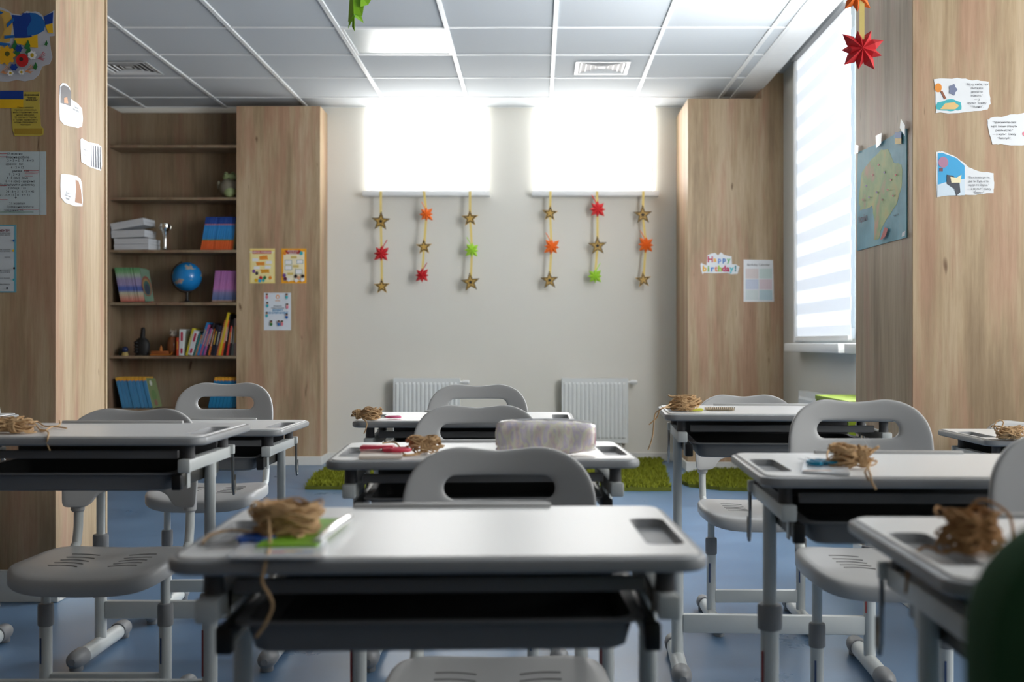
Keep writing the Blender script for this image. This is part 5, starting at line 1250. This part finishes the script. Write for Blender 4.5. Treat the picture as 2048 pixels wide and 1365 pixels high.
for (x, y) in ((588, 515), (592, 533), (581, 548)): p.rect(x-6, y-2.5, x+6, y+2.5, mat('print_straw', (226, 204, 120)), 'tag_print')
for (x, y, m_) in ((570, 507, PORG), (603, 507, PTEAL), (569, 551, PPURP), (571, 558, mat('print_maroon', (110, 40, 70))), (578, 560, PW), (592, 553, HAIRB), (598, 556, SK), (606, 553, HAIRB), (593, 561, PW), (605, 560, PW)): p.disc(x, y, 3.4, 3.8, m_, 'figure_print', 10)
p = Poster('notice_poster', 'white notice with small drawn children along its edges', 'poster', 'Y', YP, [(528, 586), (582, 586), (582, 661), (528, 661)], mat('poster_white', (222, 230, 238)))
p.disc(555.5, 594, 3.6, 4.2, PORG, 'emblem_print'); p.disc(555.5, 594.5, 2.1, 2.6, mat('poster_white2', (222, 230, 238)), 'emblem_print'); p.text('НУШ', 555.5, 603.5, 3.2, PORG)
p.text('ПРАВИЛА\nНОВОЇ ШКОЛИ', 555.5, 614, 2.6, INK, 1.1); p.text('БУЛІНГУ', 556, 622.5, 3.6, mat('print_azure', (60, 150, 200)), 1, 0.04); p.text('НІ! СТОП БУЛІНГ', 556, 628, 3.6, MATS['print_azure'], 1, 0.04)
for (x, y, m_) in ((534, 592, PPNK), (535, 609, PTEAL), (534, 629, PTEAL), (574, 592, PTEAL), (575, 612, PPNK), (574, 632, PBLUE2), (543, 646, PGRN), (558, 646, PBLUE2), (565, 646, PPNK)):
    p.disc(x, y+2.5, 2.6, 4, m_, 'figure_print', 10); p.disc(x, y-2, 2.2, 2.2, SK, 'figure_print', 10); p.disc(x, y-3.2, 2.5, 1.6, HAIRB, 'figure_print', 10)
# left pillar front
LY = LPY0
p = Poster('flower_poster', 'cut out poster with blue and yellow ribbon over a bunch of flowers', 'poster', 'Y', LY, [(-40, 30), (-15, 14), (2, 15), (15, 20), (24, 27), (42, 30), (54, 22), (62, 24), (72, 23), (80, 26), (87, 33), (100, 26), (108.5, 21), (108, 50), (109, 72), (99, 73), (102, 100), (105, 115), (100, 128), (85, 133), (78, 150), (68, 159), (50, 163), (34, 160), (15, 164), (-10, 162), (-40, 160)], mat('poster_edge', (196, 198, 206)))
p.poly([(-40, 34), (-15, 18), (3, 20), (20, 26), (27, 42), (20, 84), (-10, 92), (-40, 92)], mat('print_gold_cloth', (222, 180, 90)))
p.poly([(24, 30), (42, 32), (54, 26), (62, 29), (64, 74), (50, 76), (30, 76), (28, 60)], PBLUE); p.poly([(52, 28), (60, 26), (72, 27), (84, 34), (92, 48), (88, 62), (76, 69), (56, 72)], PBLUE2)
p.poly([(46, 27), (60, 27), (64, 40), (52, 62), (40, 60)], PBLUE); p.poly([(88, 34), (107, 25), (106, 47), (92, 50)], PBLUE); p.poly([(92, 51), (106, 47.5), (107, 67), (97, 66)], PYEL)
p.poly([(30, 77), (60, 76), (76, 69), (77, 96), (62, 95), (30, 86)], PYEL)
for q in ([(-5, 20), (8, 26), (2, 30)], [(14, 50), (28, 36), (30, 42), (16, 56)], [(10, 72), (30, 71), (30, 76), (10, 78)], [(-10, 84), (22, 88), (20, 93), (-10, 90)], [(2, 30), (8, 40), (10, 60), (2, 80), (-2, 60)]): p.poly(q, PBLUE2 if q[0][0] != 2 else mat('print_tan', (170, 140, 90)))
for (x, y, r) in ((30, 92, 9), (56, 92, 9), (36, 104, 10), (58, 102, 8), (94, 88, 5), (72, 134, 7)): p.poly([(x-r*0.7, y+r*0.6), (x+r*0.2, y-r*1.3), (x+r*0.7, y), (x+r*0.3, y+r)], PGRN, 'leaf_print')
p.disc(40, 98, 8, 8, PBLUE, 'cornflower_print', 12, 6); p.disc(30, 136, 8, 8, PBLUE, 'cornflower_print', 12, 6)
p.disc(14, 112, 21, 21, mat('print_sunflower', (236, 176, 30)), 'sunflower_print', 16, 9); p.disc(17, 109, 5, 5, mat('print_olive', (90, 90, 30)), 'sunflower_print')
p.disc(47, 122, 12.5, 13.5, PRED, 'poppy_print'); p.disc(45, 120, 4, 4, HAIRB, 'poppy_print')
p.disc(67, 112, 10, 10, PW, 'daisy_print', 12, 7); p.disc(67, 112, 3.6, 4.2, mat('print_mustard', (200, 170, 40)), 'daisy_print')
for (x, y) in ((24, 148), (46, 146)): p.disc(x, y, 7, 6, PW, 'daisy_print', 10, 6); p.disc(x, y, 2.6, 2.6, MATS['print_mustard'], 'daisy_print', 8)
for (x, y, m_) in ((84, 114, mat('print_rose', (196, 110, 120))), (60, 140, mat('print_apricot', (222, 150, 100))), (12, 142, MATS['print_apricot'])):
    for k in range(6): a = -0.9+k*0.36; p.poly([(x-6, y+6), (x-4, y+4), (x+12*cos(a), y+10*sin(a)), (x+10*cos(a), y+12*sin(a))], m_, 'grass_print')
p = Poster('scroll_poster', 'yellow scroll notice with small blue and yellow flag', 'poster', 'Y', LY, [(-45, 184), (48, 184), (80, 184), (79, 200), (82, 252), (88, 258), (87, 270), (80, 272.5), (30, 272.5), (26, 262), (23, 216), (-45, 216)], mat('scroll_yellow', (206, 184, 80)))
p.rect(-45, 182, 47, 199, PBLUE, 'flag_print'); p.rect(-45, 199, 47, 216.5, PYEL, 'flag_print'); p.rect(30, 257.5, 85, 269, mat('scroll_roll', (178, 146, 50)), 'roll_print')
p.text('Державний\nпрапор\nУКРАЇНИ', 64, 192, 3.9, INK, 1.0, 0.02); p.text('Синьо-жовтий\nпрапор символізує\nнебо і пшеничне поле\nнашої держави.\n23 серпня в Україні\nофіційно відзначають\n«День Державного\nпрапора»', 52, 217, 3.5, INK, 1.04, 0.0)
p = Poster('handwritten_poster', 'pale ruled sheet of large handwritten school exercises', 'poster', 'Y', LY, [(-60, 303.5), (92, 303.5), (93, 430), (-60, 430)], mat('poster_green_white', (204, 218, 222)))
p.rect(80.5, 304, 81, 430, INK, 'margin_line')
rows = ['17 жовтня', 'Класна робота', '2 + 3 = 5   7 - 4 = 3', 'Зразок  161', '6 · 2 = 12', 'умова  134', '9 : 3 = 3', '4 · 5 (см)  (см)', '8 + 6 (см) - ширина', 'Добір рівняння х довжину', 'Площа  174', '24 : 8 = 3   6 · 7 = 42', '40 - 25 = 15   8 · 9 = 72', '21 жовтня', 'Домашня робота', 'Завдання 147']
for i, tx_ in enumerate(rows):
    yy = 310+i*6.9+(10 if i > 12 else 0); p.text(tx_, 30+6*((i*7) % 3), yy, 4.6, INK, 1, 0.0, 1.05)
for (x0_, x1_, y_) in ((-30, 16, 308), (-30, 16, 314), (50, 80, 342), (52, 80, 345), (52, 78, 348), (52, 68, 353), (-20, 16, 372), (-20, 18, 400), (40, 80, 419.5)): p.rect(x0_, y_, x1_, y_+0.9, INKR, 'red_line')
p.poly([(34, 386), (35, 386), (35, 396), (37, 396), (34.5, 399), (32, 396), (34, 396)], INK, 'arrow_print')
p.rect(-30, 425, 70, 425.8, PGRN, 'green_line')
p = Poster('bordered_notice', 'white typed notice with a light blue border low on the dark pillar', 'poster', 'Y', LY, [(-60, 450), (33, 450), (33, 585.5), (-60, 585.5)], mat('poster_lightblue', (110, 176, 196)))
p.rect(-60, 452.5, 28, 583, mat('poster_paper', (212, 220, 226)))
p.text('ДОКУМЕНТИ', 20, 464, 4.6, mat('print_maroon2', (120, 30, 60)), 1, 0.03, align='RIGHT')
for i, (y_, tx_) in enumerate(((468, 'права та обовʼязки'), (471.5, 'учнів початкової школи'), (501, 'поважати, слухати'), (504.5, 'одне одного в класі'), (516, 'разом'), (542, 'уважно слухати'), (546, 'коли говорить учитель'), (558, 'дотримуватися правил'), (570, 'допомагати одне одному'))): p.text(tx_, 22, y_, 2.9, INK, align='RIGHT')
for (x_, y_, m_) in ((29, 482, PBLUE2), (28, 502, PYEL), (30, 537, INK), (29, 560, PTEAL), (16, 577, INK)): p.disc(x_, y_, 2, 2.4, m_, 'ornament_print', 8)
# cut outs on the lit side of the left pillar
p = Poster('photo_cutout', 'glossy cut out on the lit pillar side, topmost, with a dark picture', 'poster', 'R', LPX, [(119, 172), (124, 166), (131, 167), (139, 176), (141, 198), (155, 208), (163, 217), (165, 238), (163, 253), (155, 256), (128, 250), (119, 240), (118, 210)], GLOSSP)
p.poly([(120, 174), (126, 170), (135, 174), (141, 184), (141, 213), (120, 206)], mat('print_darkhair', (66, 62, 66), 0.3)); p.poly([(127, 196), (133, 194), (135, 207), (127, 206)], SK)
p.text('“Тримай\nсвоє серце”', 151, 217, 4.2, INK)
p = Poster('photo_cutout', 'glossy cut out with dark stripes on the lit pillar side', 'poster', 'R', LPX, [(160, 279), (163, 277), (177, 285), (195, 288), (202, 294), (203, 330), (201, 342), (178, 334), (162, 324)], GLOSSP)
for k in range(5): p.poly([(181+k*4.4, 290+k), (182+k*4.4, 290+k), (183+k*4.4, 333+k*1.5), (181.4+k*4.4, 333+k*1.5)], mat('print_slate', (80, 84, 100)))
p.text('Мрії\nзбуваються\nякщо\nвірити', 169, 296, 4.0, INK)
p = Poster('photo_cutout', 'glossy cut out with a brown figure print, lowest on the lit pillar side', 'poster', 'R', LPX, [(121, 349), (127, 348), (152, 352), (160, 358), (163, 368), (165, 400), (164, 413), (150, 413), (130, 406), (121, 395), (120, 370)], GLOSSP)
p.poly([(150, 360), (156, 362), (161, 380), (163, 408), (149, 405), (151, 382)], mat('print_brownfig', (176, 128, 96)))
p.text('“Дружба\nробить нас\nкраще”', 134, 388, 4.2, INK)
